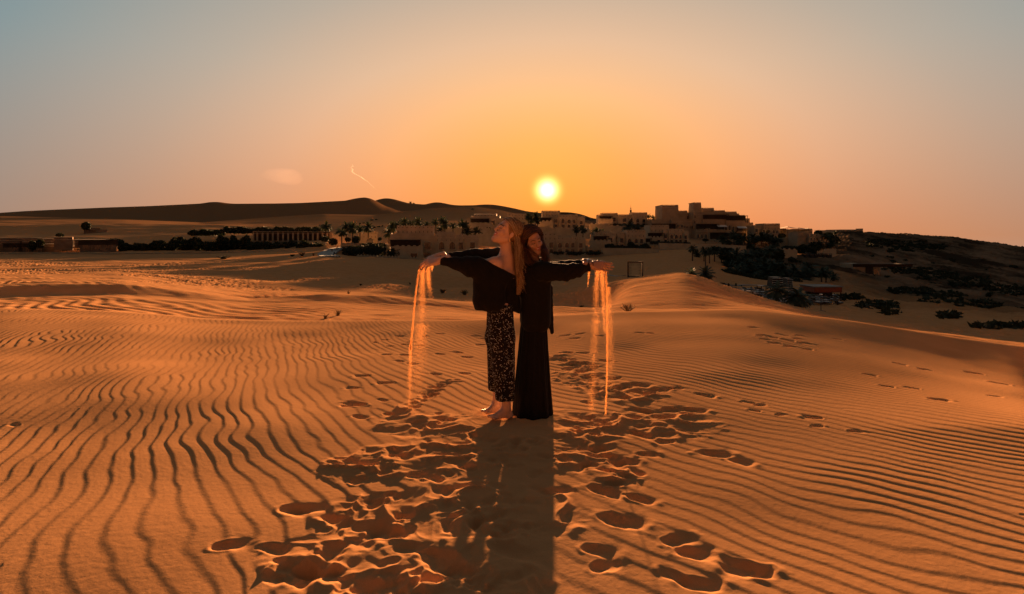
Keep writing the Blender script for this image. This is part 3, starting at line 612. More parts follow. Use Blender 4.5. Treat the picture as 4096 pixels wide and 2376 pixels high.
b.block(2838, 2990, 956, 995, -3.4, 7, False)
for u in (2844, 2858, 2880, 2900): b.win(u, 961, 979, 8, True, dy=-3.4)
for k_, (u0, u1, v0) in enumerate(((2866, 2902, 900), (2946, 2981, 905))):
    Y = 268 - 1; aw = MB(); x0, x1, z1 = b.X(u0, Y), b.X(u1, Y), b.Z(v0, Y)
    aw.add([(x0, -1.2, z1), (x1, -1.2, z1), (x1 + .1, -3.4, z1 - .95), (x0 - .1, -3.4, z1 - .95), (x0, -1.2, z1 - .08), (x1, -1.2, z1 - .08), (x1 + .1, -3.4, z1 - 1.03), (x0 - .1, -3.4, z1 - 1.03)], [(0, 3, 2, 1), (4, 5, 6, 7), (3, 7, 6, 2), (0, 4, 7, 3), (1, 2, 6, 5)])
    for i in range(5): aw.box(x0 + (x1 - x0) * i / 4 - .04, x0 + (x1 - x0) * i / 4 + .04, -3.3, -1.2, z1 - 1.25, z1 - 1.17, 1)
    aw.build("awning", [M_AWN, M_WOOD], b.root)
    b.loggia(u0, u1, v0 + 7, v0 + 21, -1.0, .6)
bal = MB(); Y = 268 - 3
for (u0, u1, v) in ((2786, 2832, 916), (2838, 2900, 917), (2900, 2976, 923)):
    x0, x1, z = b.X(u0, Y), b.X(u1, Y), b.Z(v, Y); bal.box(x0, x1, -3.2, -3.0, z - .12, z); bal.box(x0, x1, -3.2, -3.0, z - 1.2, z - 1.0)
    k = int((x1 - x0) / .6)
    for i in range(k + 1): bal.box(x0 + (x1 - x0) * i / k - .08, x0 + (x1 - x0) * i / k + .08, -3.17, -3.03, z - 1.0, z - .1)
bal.build("balustrade", M_TRIM, b.root)
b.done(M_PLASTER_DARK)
b = Bld("stair_tower", "small narrow tower with two slit windows stepping down behind the fort", "building", 272, 2980, 3042, 960)
b.block(2979, 2999, 873, 960, 2, 7, False); b.block(2998, 3013, 893, 960, 2, 7, True); b.block(3010, 3042, 903, 960, 3, 8, True); b.win(2983, 880, 892, 4, True, 2, False); b.win(2990, 880, 892, 4, True, 2, False)
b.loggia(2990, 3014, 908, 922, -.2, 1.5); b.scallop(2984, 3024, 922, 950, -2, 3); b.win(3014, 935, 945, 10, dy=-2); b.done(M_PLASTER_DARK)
# V9..V11 to the right
b = Bld("villa", "villa with a tall toothed block right of the fort, two arched windows above the palms", "villa", 255, 3020, 3122, 945, G_V)
b.block(3018, 3056, 905, 950, 1, 8, True); b.block(3055, 3120, 897, 950, 0, 9, True, True); b.win(3025, 916, 928, 10, dy=1)
b.win(3055, 919, 932, 10); b.win(3076, 919, 932, 10, True); b.win(3094, 920, 933, 10, True); b.win(3107, 922, 934, 7)
for u in (3054, 3076, 3092): b.win(u, 937, 946, 9)
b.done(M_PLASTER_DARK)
b = Bld("villa", "villa with three narrow arched windows under a swept tent roof", "villa", 262, 3135, 3255, 950, G_V)
b.block(3118, 3146, 914, 950, 4, 8, False); b.block(3146, 3193, 917, 955, 0, 8, False); b.block(3192, 3250, 918, 952, 5, 8, True); b.win(3161, 930, 942, 6); b.win(3174, 930, 943, 6, True); b.win(3183, 931, 943, 6, True); b.win(3190, 932, 944, 4, False)
tn = MB(); pk = [(3118, 913), (3151, 906.5), (3172, 911), (3194, 911), (3215, 914), (3236, 912.5)]
vs = []; 
for (u, v) in pk:
    for yy, dv in ((-1.5, 1.2), (3.0, -0.6), (7.5, 1.2)): q = P(u, v + dv, 262 + yy) - b.c; vs.append(tuple(q))
vs += [(x, y, z - .12) for x, y, z in vs]; n3 = len(vs) // 2
fs = []
for i in range(5):
    for j in range(2):
        a_ = i * 3 + j; fs += [(a_, a_ + 3, a_ + 4, a_ + 1), (a_ + n3, a_ + 1 + n3, a_ + 4 + n3, a_ + 3 + n3)]
    a_ = i * 3; fs += [(a_, a_ + n3, a_ + 3 + n3, a_ + 3), (a_ + 2, a_ + 5, a_ + 5 + n3, a_ + 2 + n3)]
tn.add(vs, fs); tn.build("tent_roof", M_TENT, b.root)
po = MB()
for u in (3120, 3151, 3194, 3235): q = P(u, 914, 260.6) - b.c; po.tube([(q.x, q.y, q.z - 5), (q.x, q.y, q.z + .4)], .08)
po.build("tent_pole", M_WOOD, b.root); b.done(M_PLASTER_DARK)
b = Bld("villa", "lowest villa at the right end of the village with two small arched windows", "villa", 228, 3190, 3298, 972, G_V)
b.block(3190, 3238, 931, 974, 2, 8, True); b.block(3236, 3276, 939, 976, 0, 8, True, True); b.block(3275, 3298, 942, 976, -1, 8, True)
b.win(3244, 951, 963, 8, True); b.win(3258, 951, 963, 8, True); b.win(3270, 953, 963, 6); b.win(3286, 953, 964, 8, dy=-1)
for u, d in ((3244, 0), (3258, 0), (3270, 0), (3286, -1)): b.win(u, 966, 973, 8, dy=d)
b.win(3228, 950, 958, 8, dy=2); b.done(M_PLASTER_DARK)
b = Bld("stone_building", "flat-roofed stone building on the crest of the dark hill", "building", 400, 3350, 3455, 975)
b.block(3345, 3400, 920, 975, 3, 20, False); b.block(3362, 3452, 918, 975, 0, 20, False, tap=.4); b.block(3440, 3452, 914, 925, 2, 5, False); b.loggia(3366, 3448, 926, 940, 0, 1.2, posts=False); b.done(M_PLASTER_DARK)
b = Bld("stone_hut", "low stone hut with a dark flat roof halfway up the dark slope", "hut", 190, 3410, 3530, 1105)
b.block(3414, 3455, 1056, 1107, 0, 8, False); b.block(3455, 3520, 1062, 1106, 1.2, 8, False); b.loggia(3412, 3650, 1056, 1068, 0, 1.5, posts=False); b.loggia(3462, 3492, 1066, 1096, 1.2, .4, posts=False); b.win(3502, 1074, 1096, 14, dy=1.2, frame=False); b.done(M_PLASTER_DARK)

# walls, each a thing
def long_wall(label, pts, Y, name="retaining_wall", thick=.6, teeth=0, mt=None, down=2.0, dY=0):
    """pts: (u, v_top, v_bottom) polyline; one continuous wall"""
    c = P(pts[len(pts) // 2][0], pts[len(pts) // 2][2], Y); root = tag(empty(name, c), label, "wall")
    w = MB(); t = MB()
    for i in range(len(pts) - 1):
        (u0, a0, b0), (u1, a1, b1) = pts[i], pts[i + 1]; Y0 = Y + dY * i; Y1 = Y + dY * (i + 1)
        p = [P(u0, b0, Y0) - c, P(u1, b1, Y1) - c, P(u1, a1, Y1) - c, P(u0, a0, Y0) - c]
        p[0].z -= down; p[1].z -= down
        q = [x + Vector((0, thick, 0)) for x in p]
        w.add(p + q, [(0, 1, 2, 3), (7, 6, 5, 4), (3, 2, 6, 7), (0, 3, 7, 4), (1, 5, 6, 2)])
        cp = [p[3] + Vector((0, -.08, .0)), p[2] + Vector((0, -.08, 0)), p[2] + Vector((0, thick + .08, 0)), p[3] + Vector((0, thick + .08, 0))]
        t.add([x + Vector((0, 0, .006)) for x in cp] + [x + Vector((0, 0, .13)) for x in cp], [(0, 1, 5, 4), (1, 2, 6, 5), (2, 3, 7, 6), (3, 0, 4, 7), (4, 5, 6, 7)])
        if teeth:
            L_ = (p[2] - p[3]).length; k = max(int(L_ / teeth), 1)
            for j in range(k):
                m_ = p[3].lerp(p[2], (j + .5) / k); r_ = teeth * .27
                t.prism([(m_.x - r_, m_.z + .13), (m_.x + r_, m_.z + .13), (m_.x + r_ * .8, m_.z + .45), (m_.x, m_.z + .62), (m_.x - r_ * .8, m_.z + .45)], m_.y, m_.y + .35)
    w.build("wall", mt or M_PLASTER, root); t.build("coping", M_TRIM, root)
long_wall("low pale wall with a row of triangular teeth along the foot of the clipped hedges", [(1426, 1023, 1032), (1600, 1030, 1040), (1760, 1037, 1050), (1905, 1040, 1062), (2000, 1040, 1070)], 192, "garden_wall", teeth=1.1)
long_wall("short plain wall behind the box hedges left of the gate lodge", [(1362, 973, 1030), (1440, 973, 1025), (1560, 978, 1025)], 210, "garden_wall")
long_wall("terrace wall with widely spaced rounded teeth below the arched-window villa", [(2100, 1021, 1045), (2190, 1019, 1042), (2250, 1015, 1040), (2330, 1018, 1040), (2410, 1015, 1038)], 197, "terrace_wall", teeth=2.0)
long_wall("long blank retaining wall holding up the blank-parapet villa", [(2405, 994, 1038), (2500, 994, 1030), (2636, 997, 1026)], 198)
long_wall("tall blank retaining wall climbing to the right under the fort", [(2636, 973, 1024), (2760, 976, 1012), (2870, 979, 1004), (2985, 984, 1000)], 205, teeth=0)
long_wall("upper terrace wall with rounded teeth under the skyline villa", [(2358, 897, 925), (2432, 897, 925), (2436, 903, 930), (2505, 905, 935), (2610, 912, 935)], 272, "terrace_wall", teeth=2.4)
long_wall("terrace wall under the villa below the sun", [(2110, 905, 935), (2215, 912, 935), (2300, 916, 938), (2360, 918, 938)], 250, "terrace_wall", teeth=2.4)
long_wall("terrace wall left of the blond head, carrying a line of palms", [(1750, 912, 940), (1860, 911, 940), (1960, 914, 940)], 245, "terrace_wall", teeth=1.4)
long_wall("middle terrace wall with slits between the two tiers of villas", [(1903, 937, 965), (2020, 940, 970), (2140, 942, 970)], 225, "terrace_wall", teeth=1.4)
long_wall("pale courtyard wall left of the dark gateway", [(3115, 954, 985), (3152, 952, 985)], 238, "courtyard_wall")
long_wall("wide pale courtyard wall right of the dark gateway", [(3168, 955, 990), (3236, 957, 992)], 238, "courtyard_wall")
long_wall("short toothed wall standing on the sand below the courtyard", [(3128, 998, 1012), (3189, 1001, 1014)], 215, "garden_wall", teeth=1.8)
long_wall("stepped low wall at the right edge of the village sand", [(3268, 1004, 1014), (3300, 1003, 1014), (3302, 996, 1014), (3345, 996, 1016)], 222, "garden_wall")
long_wall("dark long low wall running off behind the red bar", [(3262, 1133, 1146), (3330, 1132, 1150), (3395, 1143, 1152)], 150, "garden_wall", mt=M_WOOD)

# antenna mast on the skyline
c = P(2523, 861, 290); mast = tag(empty("antenna_mast", c), "slender antenna mast with a ball and a lantern-like cage above the skyline villa", "mast")
m_ = MB(); m_.tube([(0, 0, -1), (0, 0, 3.0)], .13); m_.tube([(0, 0, 3), (0, 0, 5.6)], .05); m_.build("pole", M_WOOD, mast)
m_ = MB(); m_.lathe([(.02, 3.5), (.35, 3.7), (.38, 3.9), (.3, 4.1), (.02, 4.25)]); m_.build("ball", M_WOOD, mast)
m_ = MB(); m_.box(-.45, -.1, -.3, .3, 1.5, 3.1); m_.box(.1, .45, -.3, .3, 1.5, 3.1); m_.build("cage", M_WOOD, mast)
# ------------------------------------------------------------------ palms, hedges, bushes
M_FROND = mat("palm_frond", (0.030, 0.042, 0.020), 0.75, 0.35, 0.8, trans=0.15)
M_FROND2 = mat("palm_frond_blue", (0.032, 0.052, 0.036), 0.75, 0.35, 0.8, trans=0.15)
M_TRUNK = mat("palm_trunk", (0.07, 0.048, 0.032), 0.95, 0.4, 6.0, 0.8, 12.0)
M_LEAF = mat("hedge_leaf", (0.020, 0.027, 0.013), 0.85, 0.4, 1.5, trans=0.1)
M_SHRUB = mat("dry_shrub", (0.075, 0.055, 0.03), 0.9, 0.3, 3.0, trans=0.2)
def crown_mesh(seed, nfr=34, mt=None, name="crown"):
    """fronds about 3 m long round the origin"""
    rng = random.Random(seed); b = MB()
    for i in range(nfr):
        az = i * 2.399 + rng.uniform(-.2, .2); lift = math.radians(rng.choice([72, 55, 40, 25, 8, -12, -35]) + rng.uniform(-8, 8))
        L_ = rng.uniform(2.3, 3.0) * (0.85 if lift < 0 else 1.0); droop = rng.uniform(.9, 1.7) * (1.0 if lift > 0 else .7)
        p = Vector((0, 0, 0)); d = Vector((math.cos(az) * math.cos(lift), math.sin(az) * math.cos(lift), math.sin(lift))); side = Vector((-math.sin(az), math.cos(az), 0))
        n = 9; pts = []
        for k in range(n + 1):
            pts.append((p.copy(), d.copy())); p = p + d * (L_ / n); d = (d + Vector((0, 0, -droop / n))).normalized()
        for k in range(n):
            (a, da), (c, dc) = pts[k], pts[k + 1]; up = side.cross(da).normalized(); w = .035 * (1 - k / n) + .01
            b.add([a + side * w, a - side * w, c - side * w, c + side * w], [(0, 1, 2, 3)])
            if k == 0: continue
            ll = .62 * math.sin(math.pi * (k + .6) / (n + 1.2)) ** .6
            for j in range(3):
                q = a.lerp(c, j / 3.0)
                for sg in (-1, 1):
                    tip = q + side * sg * ll * rng.uniform(.75, 1) + da * ll * .65 + Vector((0, 0, -ll * rng.uniform(.25, .6))) + up * .0
                    wd = da * .10
                    b.add([q - wd, q + wd, tip], [(0, 1, 2)])
    return b.build(name, mt or M_FROND, link=False).data
CROWNS = [crown_mesh(s, 42 if s % 2 else 50, M_FROND if s < 4 else M_FROND2) for s in range(6)]
def trunk_mesh(seed):
    rng = random.Random(seed); b = MB(); pts = []; rad = []; n = 10; lean = rng.uniform(-.04, .04)
    for k in range(n + 1): pts.append((lean * (k / n) ** 2, 0, k / n)); rad.append(1.25 - .35 * k / n + (.25 if k == n - 1 else 0) + (.1 if k % 2 else 0))
    base = len(b.v)
    b.tube(pts, rad, 8)
    return b.build("trunk", M_TRUNK, link=False).data
TRUNKS = [trunk_mesh(s) for s in range(3)]
prng = random.Random(77); npalm = 0
ORD = ["first", "second", "third", "fourth", "fifth", "sixth", "seventh", "eighth", "ninth", "tenth", "eleventh", "twelfth", "thirteenth", "fourteenth", "fifteenth", "sixteenth", "seventeenth", "eighteenth", "nineteenth", "twentieth"]
def palm(u, vc, size, Y, label, group, blue=False, base_v=None, name="date_palm"):
    """crown centre at (u, vc), crown width in photo pixels"""
    if base_v is not None and Y < 190: Y = on_ground(u, base_v, Y * .62, Y * 1.35).y
    c = P(u, vc, Y); g0 = gz(c.x, c.y); g = g0 if base_v is None else P(u, base_v, Y).z
    g = min(g, c.z - .15)
    r = size * 1.12 / 2 / FS * Y / 2.35
    root = tag(empty(name, (c.x, c.y, g)), label, "palm", group); h = c.z - g
    t = bpy.data.objects.new("trunk", prng.choice(TRUNKS)); col.objects.link(t); t.parent = root; t.scale = (.19 * (r ** .5), .19 * (r ** .5), h)
    k = prng.choice(CROWNS[4:] if blue else CROWNS[:4])
    f = bpy.data.objects.new("crown", k); col.objects.link(f); f.parent = root; f.location = (0, 0, h - .1); f.scale = (r, r, r * prng.uniform(.85, 1.05)); f.rotation_euler = (prng.uniform(-.08, .08), prng.uniform(-.08, .08), prng.uniform(0, 6.28))
    return root
def cluster(phrase, group, Y, items, blue=False, dY=0, adj="date palm"):
    items = sorted(items)
    for i, it in enumerate(items):
        palm(it[0], it[1], it[2], Y + prng.uniform(-dY, dY), f"{ORD[i]} {adj} from the left {phrase}", group, blue, it[3] if len(it) > 3 else None)
cluster("among the round topiary bushes by the curving road", "palms by the curving road", 212, [(1303, 906, 46, 950), (1367, 928, 46, 975), (1385, 904, 34, 970), (1409, 912, 48, 974), (1440, 916, 34, 960), (1473, 911, 40, 960)])
cluster("rising behind the large front villa", "palms behind the front villa", 222, [(1555, 932, 44, 980), (1570, 908, 40), (1590, 898, 36), (1618, 890, 38), (1645, 894, 36), (1672, 888, 38), (1708, 901, 40), (1742, 888, 34), (1772, 882, 38), (1780, 900, 32)])
cluster("on the terrace left of the blond head", "palms on the middle terrace", 235, [(1762, 922, 40), (1812, 902, 30), (1850, 895, 38), (1862, 900, 34), (1868, 928, 40), (1908, 930, 40), (1912, 956, 26)])
cluster("in the orange haze behind the dark-haired head", "palms below the sun", 246, [(2113, 868, 28), (2125, 880, 32), (2143, 864, 32), (2150, 882, 34)])
cluster("between the tiers right of the sun", "palms between the villa tiers", 218, [(2305, 918, 34), (2332, 918, 36), (2385, 930, 40), (2412, 932, 28), (2515, 910, 56), (2550, 918, 34)])
cluster("on the skyline behind the blank tower", "palms on the skyline", 292, [(2594, 864, 22), (2612, 872, 22), (2640, 872, 24)])
cluster("standing alone on the open sand slope", "palms on the open slope", 168, [(2770, 996, 38, 1044), (2788, 1016, 36, 1028), (2816, 1002, 34, 1046), (2822, 1012, 32, 1064), (2838, 1006, 34, 1054), (2858, 1002, 38, 1047), (2886, 1014, 38, 1052)])
cluster("along the terrace in front of the fort", "palms in front of the fort", 230, [(2892, 958, 40, 998), (2912, 968, 36, 1000), (2936, 940, 44, 1000), (2958, 958, 40, 1000), (2978, 950, 38, 998), (3012, 948, 40, 985), (3022, 962, 30, 982), (3046, 950, 38, 985), (3064, 946, 44, 985), (3078, 952, 40, 984), (3112, 958, 40, 984), (3095, 972, 48, 1000), (2998, 978, 40, 1000), (2960, 982, 46, 1000)], dY=3)
cluster("in the upper row of the dark palm garden", "palms of the dark garden", 172, [(2905, 1032, 60), (2945, 1018, 54), (2985, 1024, 56), (3020, 1000, 46), (3045, 1040, 52), (3078, 1000, 50), (2925, 1046, 60), (2962, 1052, 58)], True, 4)
cluster("in the lower row of the dark palm garden", "palms of the dark garden", 158, [(2915, 1072, 62), (2950, 1085, 66), (2980, 1076, 60), (3015, 1088, 66), (3045, 1080, 60), (3075, 1094, 64), (3110, 1086, 60), (3135, 1074, 56), (3000, 1062, 60), (3060, 1062, 60), (3095, 1062, 56)], True, 5)
cluster("at the right end of the dark palm garden", "palms of the dark garden", 156, [(3178, 1082, 56), (3238, 1072, 60), (3205, 1104, 56), (3228, 1112, 50), (3286, 1086, 48, 1128), (3304, 1090, 44, 1130), (3335, 1105, 40, 1128), (3160, 1110, 54)], True, 4)
cluster("in the low planting below the right courtyard", "palms below the courtyard", 226, [(3250, 985, 34), (3278, 982, 34), (3310, 986, 32), (3325, 972, 30), (3305, 944, 34), (3340, 930, 16)])
palm(3105, 1162, 84, 112, "big date palm standing among the grey sun loungers", "palms among the loungers", True, 1228)
palm(3192, 1186, 100, 108, "widest low date palm right of the one among the loungers, its fronds touching the dune", "palms among the loungers", True, 1236)
palm(2765, 1092, 46, 118, "small trunkless palm tuft behind the footprint-covered dune crest", "palm tufts behind the dune", True, 1104)
palm(2822, 1094, 66, 116, "larger trunkless palm tuft behind the right shoulder of the footprint-covered dune", "palm tufts behind the dune", True, 1114)
palm(1642, 812, 13, 2850, "tiny lone palm silhouetted on the far dune", "palms on the far dune")
palm(1655, 817, 12, 2850, "tiny squat palm beside the lone one on the far dune", "palms on the far dune")
# low bushy foliage built from many small leaves through a volume
def leaf_volume(name, parts, mt, rng, dens=26, leaf=.22, parent=None, loc=None):
    """parts: ellipsoids (cx,cy,cz,rx,ry,rz[,boxy]); leaf faces spread near their surface"""
    vs = []; n = 0
    for e in parts:
        cx, cy, cz, rx, ry, rz = e[:6]; boxy = e[6] if len(e) > 6 else 2.0
        area = (rx * ry + rx * rz + ry * rz) * 4; cnt = int(area * dens)
        d = np.random.RandomState(rng.randrange(10 ** 6)).normal(size=(cnt, 3)); d /= (np.abs(d) ** boxy).sum(1)[:, None] ** (1 / boxy)
        rs = np.random.RandomState(rng.randrange(10 ** 6)); rad = 1 - np.abs(rs.normal(size=(cnt, 1))) * .13 + .04 * np.sin(d[:, :1] * 7 + d[:, 2:3] * 9)
        ctr = d * rad * np.array([rx, ry, rz]) + np.array([cx, cy, cz])
        a = rs.normal(size=(cnt, 3)) * leaf; b_ = rs.normal(size=(cnt, 3)) * leaf * .6
        vs.append(np.stack([ctr - a * .5, ctr + b_, ctr + a * .5, ctr - b_], 1).reshape(-1, 3)); n += cnt
    v = np.concatenate(vs); f = np.arange(n * 4).reshape(-1, 4)
    return np_mesh(name, v, [f], [mt], parent, smooth=False)
def bush(name, label, cat, Y, items, mt=M_LEAF, dens=22, leaf=.24, group=None, stem=True, boxy=2.0, wood=True):
    """items: (u0,u1,v0,v1) boxes in the photo"""
    u0 = min(i[0] for i in items); u1 = max(i[1] for i in items); vb = max(i[3] for i in items); c = P((u0 + u1) / 2, vb, Y)
    root = tag(empty(name, c), label, cat, group); parts = []; core = MB()
    for (a, b_, t, bt) in items:
        p = P((a + b_) / 2, (t + bt) / 2, Y) - c; rx = (b_ - a) / 2 / FS * Y; rz = (bt - t) / 2 / FS * Y
        ry = min(max(rx * .8, .3), 2.2) if boxy > 3 else rx * .9
        parts.append((p.x, 0, p.z, rx, ry, rz, boxy))
        if stem: core.tube([(p.x, 0, -1.0), (p.x + .05, 0, p.z)], [.09, .05], 6)
        # dark twig mass inside
        core.lathe([(.02, -.9), (.62, -.6), (.82, 0), (.62, .6), (.02, .9)], n=10) if False else None
        k = len(core.v); prof = [(.05, -.88), (.6, -.62), (.84, 0), (.6, .62), (.05, .88)]
        b0 = len(core.v)
        for r_, z_ in prof:
            core.v += [(p.x + r_ * rx * .95 * math.cos(i * math.pi / 5) * (1.1 if boxy > 3 else 1), r_ * ry * math.sin(i * math.pi / 5), p.z + z_ * rz * .95) for i in range(10)]
        for q in range(4):
            for i in range(10): core.f.append((b0 + q * 10 + i, b0 + q * 10 + (i + 1) % 10, b0 + q * 10 + 10 + (i + 1) % 10, b0 + q * 10 + 10 + i)); core.m.append(0)
    leaf_volume("foliage", parts, mt, prng, dens, leaf, root)
    core.build("branches", mt, root)
    return root
bush("box_hedge", "left of the three clipped box hedges, beside the curving road", "hedge", 196, [(1372, 1442, 985, 1022)], boxy=8, group="clipped hedges")
bush("box_hedge", "middle and tallest of the three clipped box hedges in front of the gate lodge", "hedge", 198, [(1442, 1542, 973, 1026)], boxy=8, group="clipped hedges")
bush("box_hedge", "right and smallest of the three clipped box hedges, below the pergola", "hedge", 196, [(1552, 1602, 995, 1030)], boxy=8, group="clipped hedges")
for i, (u, v0, v1, w, t) in enumerate([(1301, 944, 968, 28, "cup-shaped topiary bush at the left edge of the curving road's head"), (1333, 954, 980, 33, "wider leaning topiary bush nearest the curving road"), (1392, 950, 966, 22, "small topiary bush between the palms by the road"), (1424, 945, 972, 30, "topiary bush touching the gate lodge's left wall"), (1519, 950, 962, 14, "smallest topiary bush right of the gate lodge")]):
    bush("topiary_bush", t, "bush", 206 - i, [(u - w / 2, u + w / 2, v0, v1)], boxy=3.2, group="topiary bushes")
for l, Y, it in [("wide rounded hedge mass in the middle of the palm garden", 184, [(3000, 3060, 1000, 1034), (3040, 3100, 1000, 1036), (3090, 3135, 996, 1040)]),
                 ("low flat hedge at the foot of the fort's terrace", 205, [(2842, 2888, 988, 1002), (2880, 2930, 992, 1006)]),
                 ("dark hedge on top of the tall retaining wall", 208, [(2600, 2640, 967, 975), (2636, 2700, 968, 976), (2700, 2760, 970, 978)]),
                 ("dark hedge strip along the terrace wall below the arched-window villa", 199, [(2200, 2260, 1009, 1018), (2255, 2330, 1010, 1019), (2330, 2410, 1009, 1017)]),
                 ("hedge strip in front of the skyline villa", 276, [(2440, 2505, 897, 905), (2500, 2600, 900, 908)]),
                 ("hedge strip in front of the blank-parapet villa", 208, [(2450, 2500, 984, 994), (2500, 2600, 985, 995)]),
                 ("low hedge above the short toothed wall", 218, [(3130, 3160, 984, 998), (3155, 3186, 985, 999)]),
                 ("dark shrub mass at the foot of the right courtyard", 224, [(3186, 3240, 982, 1012), (3230, 3275, 986, 1014), (3200, 3222, 978, 1000)]),
                 ("dark leafy bank along the lower edge of the palm garden", 150, [(2885, 2960, 1078, 1105), (2940, 3030, 1095, 1122), (3010, 3110, 1105, 1132), (3100, 3200, 1112, 1140)]),
                 ("dark undergrowth between the garden's palm rows", 166, [(2890, 2960, 1040, 1075), (2950, 3040, 1045, 1085), (3030, 3120, 1045, 1085), (3110, 3180, 1080, 1112), (3190, 3290, 1085, 1125), (2880, 2930, 1010, 1040)])]:
    bush("hedge", l, "hedge", Y, it, boxy=2.6, dens=12, leaf=.4)
for u, v0, v1, w, Y, l in [(3273, 921, 944, 30, 245, "round dense tree on the skyline right of the tent roof"), (3318, 930, 958, 50, 250, "spreading tree at the right end of the village skyline"), (3340, 945, 975, 36, 246, "dark tree under the stone building's left corner"),
                        (3205, 944, 955, 24, 240, "low rounded tree in front of the wide courtyard wall"), (3128, 935, 952, 30, 250, "dark rounded tree left of the three-arch villa"), (2442, 976, 990, 34, 206, "rounded bush in front of the scalloped balcony above the retaining wall"),
                        (2524, 968, 992, 28, 206, "tall dark bush covering the arched window of the blank-parapet villa"), (2582, 975, 992, 26, 207, "bush at the right corner of the blank-parapet villa"), (2822, 955, 965, 22, 250, "small umbrella-shaped tree below the fort")]:
    bush("garden_tree", l, "tree", Y, [(u - w / 2, u + w / 2, v0, v1)], dens=16, leaf=.35)
for i, (u, v0, v1, w, l) in enumerate([(3167, 1028, 1050, 28, "largest round bush on the sand right of the palm garden"), (3121, 1038, 1055, 28, "wide low bush touching the palm garden's right edge"), (3185, 1040, 1050, 14, "low bush at the foot of the largest round bush"),
                        (3201, 1042, 1050, 10, "small bush right of the largest round bush"), (3144, 1052, 1062, 18, "bush below the largest round bush on its left"), (3171, 1056, 1063, 12, "small bush directly below the largest round bush"), (3217, 1050, 1058, 9, "small lone bush furthest right on the bush slope"),
                        (3159, 1051, 1056, 9, "tiniest bush between the others on the bush slope"), (3296, 1070, 1077, 10, "small bush above the right end palms"), (3309, 1072, 1078, 9, "tiny bush beside the one above the right end palms")]):
    bush("round_bush", l, "bush", 176, [(u - w / 2, u + w / 2, v0, v1)], dens=18, leaf=.25, group="round bushes on the slope")
# ------------------------------------------------------------------ two people back to back, arms stretched out, sand pouring from their hands
def W(u, v, Y): return np.array(P(u, v, Y))
def cap(a, b, ra, rb):
    a = np.asarray(a, float); b = np.asarray(b, float); ab = b - a; L2 = ab @ ab + 1e-12
    def f(p):
        t = np.clip(((p - a) @ ab) / L2, 0, 1); return np.linalg.norm(p - a - t[:, None] * ab, axis=1) - (ra + (rb - ra) * t)
    f.c = (a + b) / 2; f.r = np.linalg.norm(ab) / 2 + max(ra, rb); return f
def ell(c, r, R=None):
    c = np.asarray(c, float); r = np.asarray(r, float)
    def f(p):
        q = p - c
        if R is not None: q = q @ R.T
        k0 = np.linalg.norm(q / r, axis=1); k1 = np.linalg.norm(q / (r * r), axis=1) + 1e-9
        return k0 * (k0 - 1) / k1
    f.c = c; f.r = float(r.max()); return f
def rbox(c, h, rad, R=None):
    c = np.asarray(c, float); h = np.asarray(h, float)
    def f(p):
        q = p - c
        if R is not None: q = q @ R.T
        d = np.abs(q) - h + rad
        return np.linalg.norm(np.maximum(d, 0), axis=1) + np.minimum(d.max(1), 0) - rad
    f.c = c; f.r = float(np.linalg.norm(h)); return f
def smin(a, b, k):
    h = np.clip(.5 + .5 * (b - a) / k, 0, 1); return b + (a - b) * h - k * h * (1 - h)
def smax(a, b, k): return -smin(-a, -b, k)
def union(fs):
    """list of (f, k)"""
    def g(p):
        d = np.full(len(p), .15); mid = (p.min(0) + p.max(0)) / 2; rp = np.linalg.norm(p.max(0) - p.min(0)) / 2
        for f, k in fs:
            if rp < .2 and hasattr(f, 'c') and np.linalg.norm(f.c - mid) - f.r - rp > .10: continue
            if rp >= .2 and d[0] == .15 and d.min() == .15: d = d + 10.0
            e = f(p); d = e if d is None else smin(d, e, k)
        return d
    return g
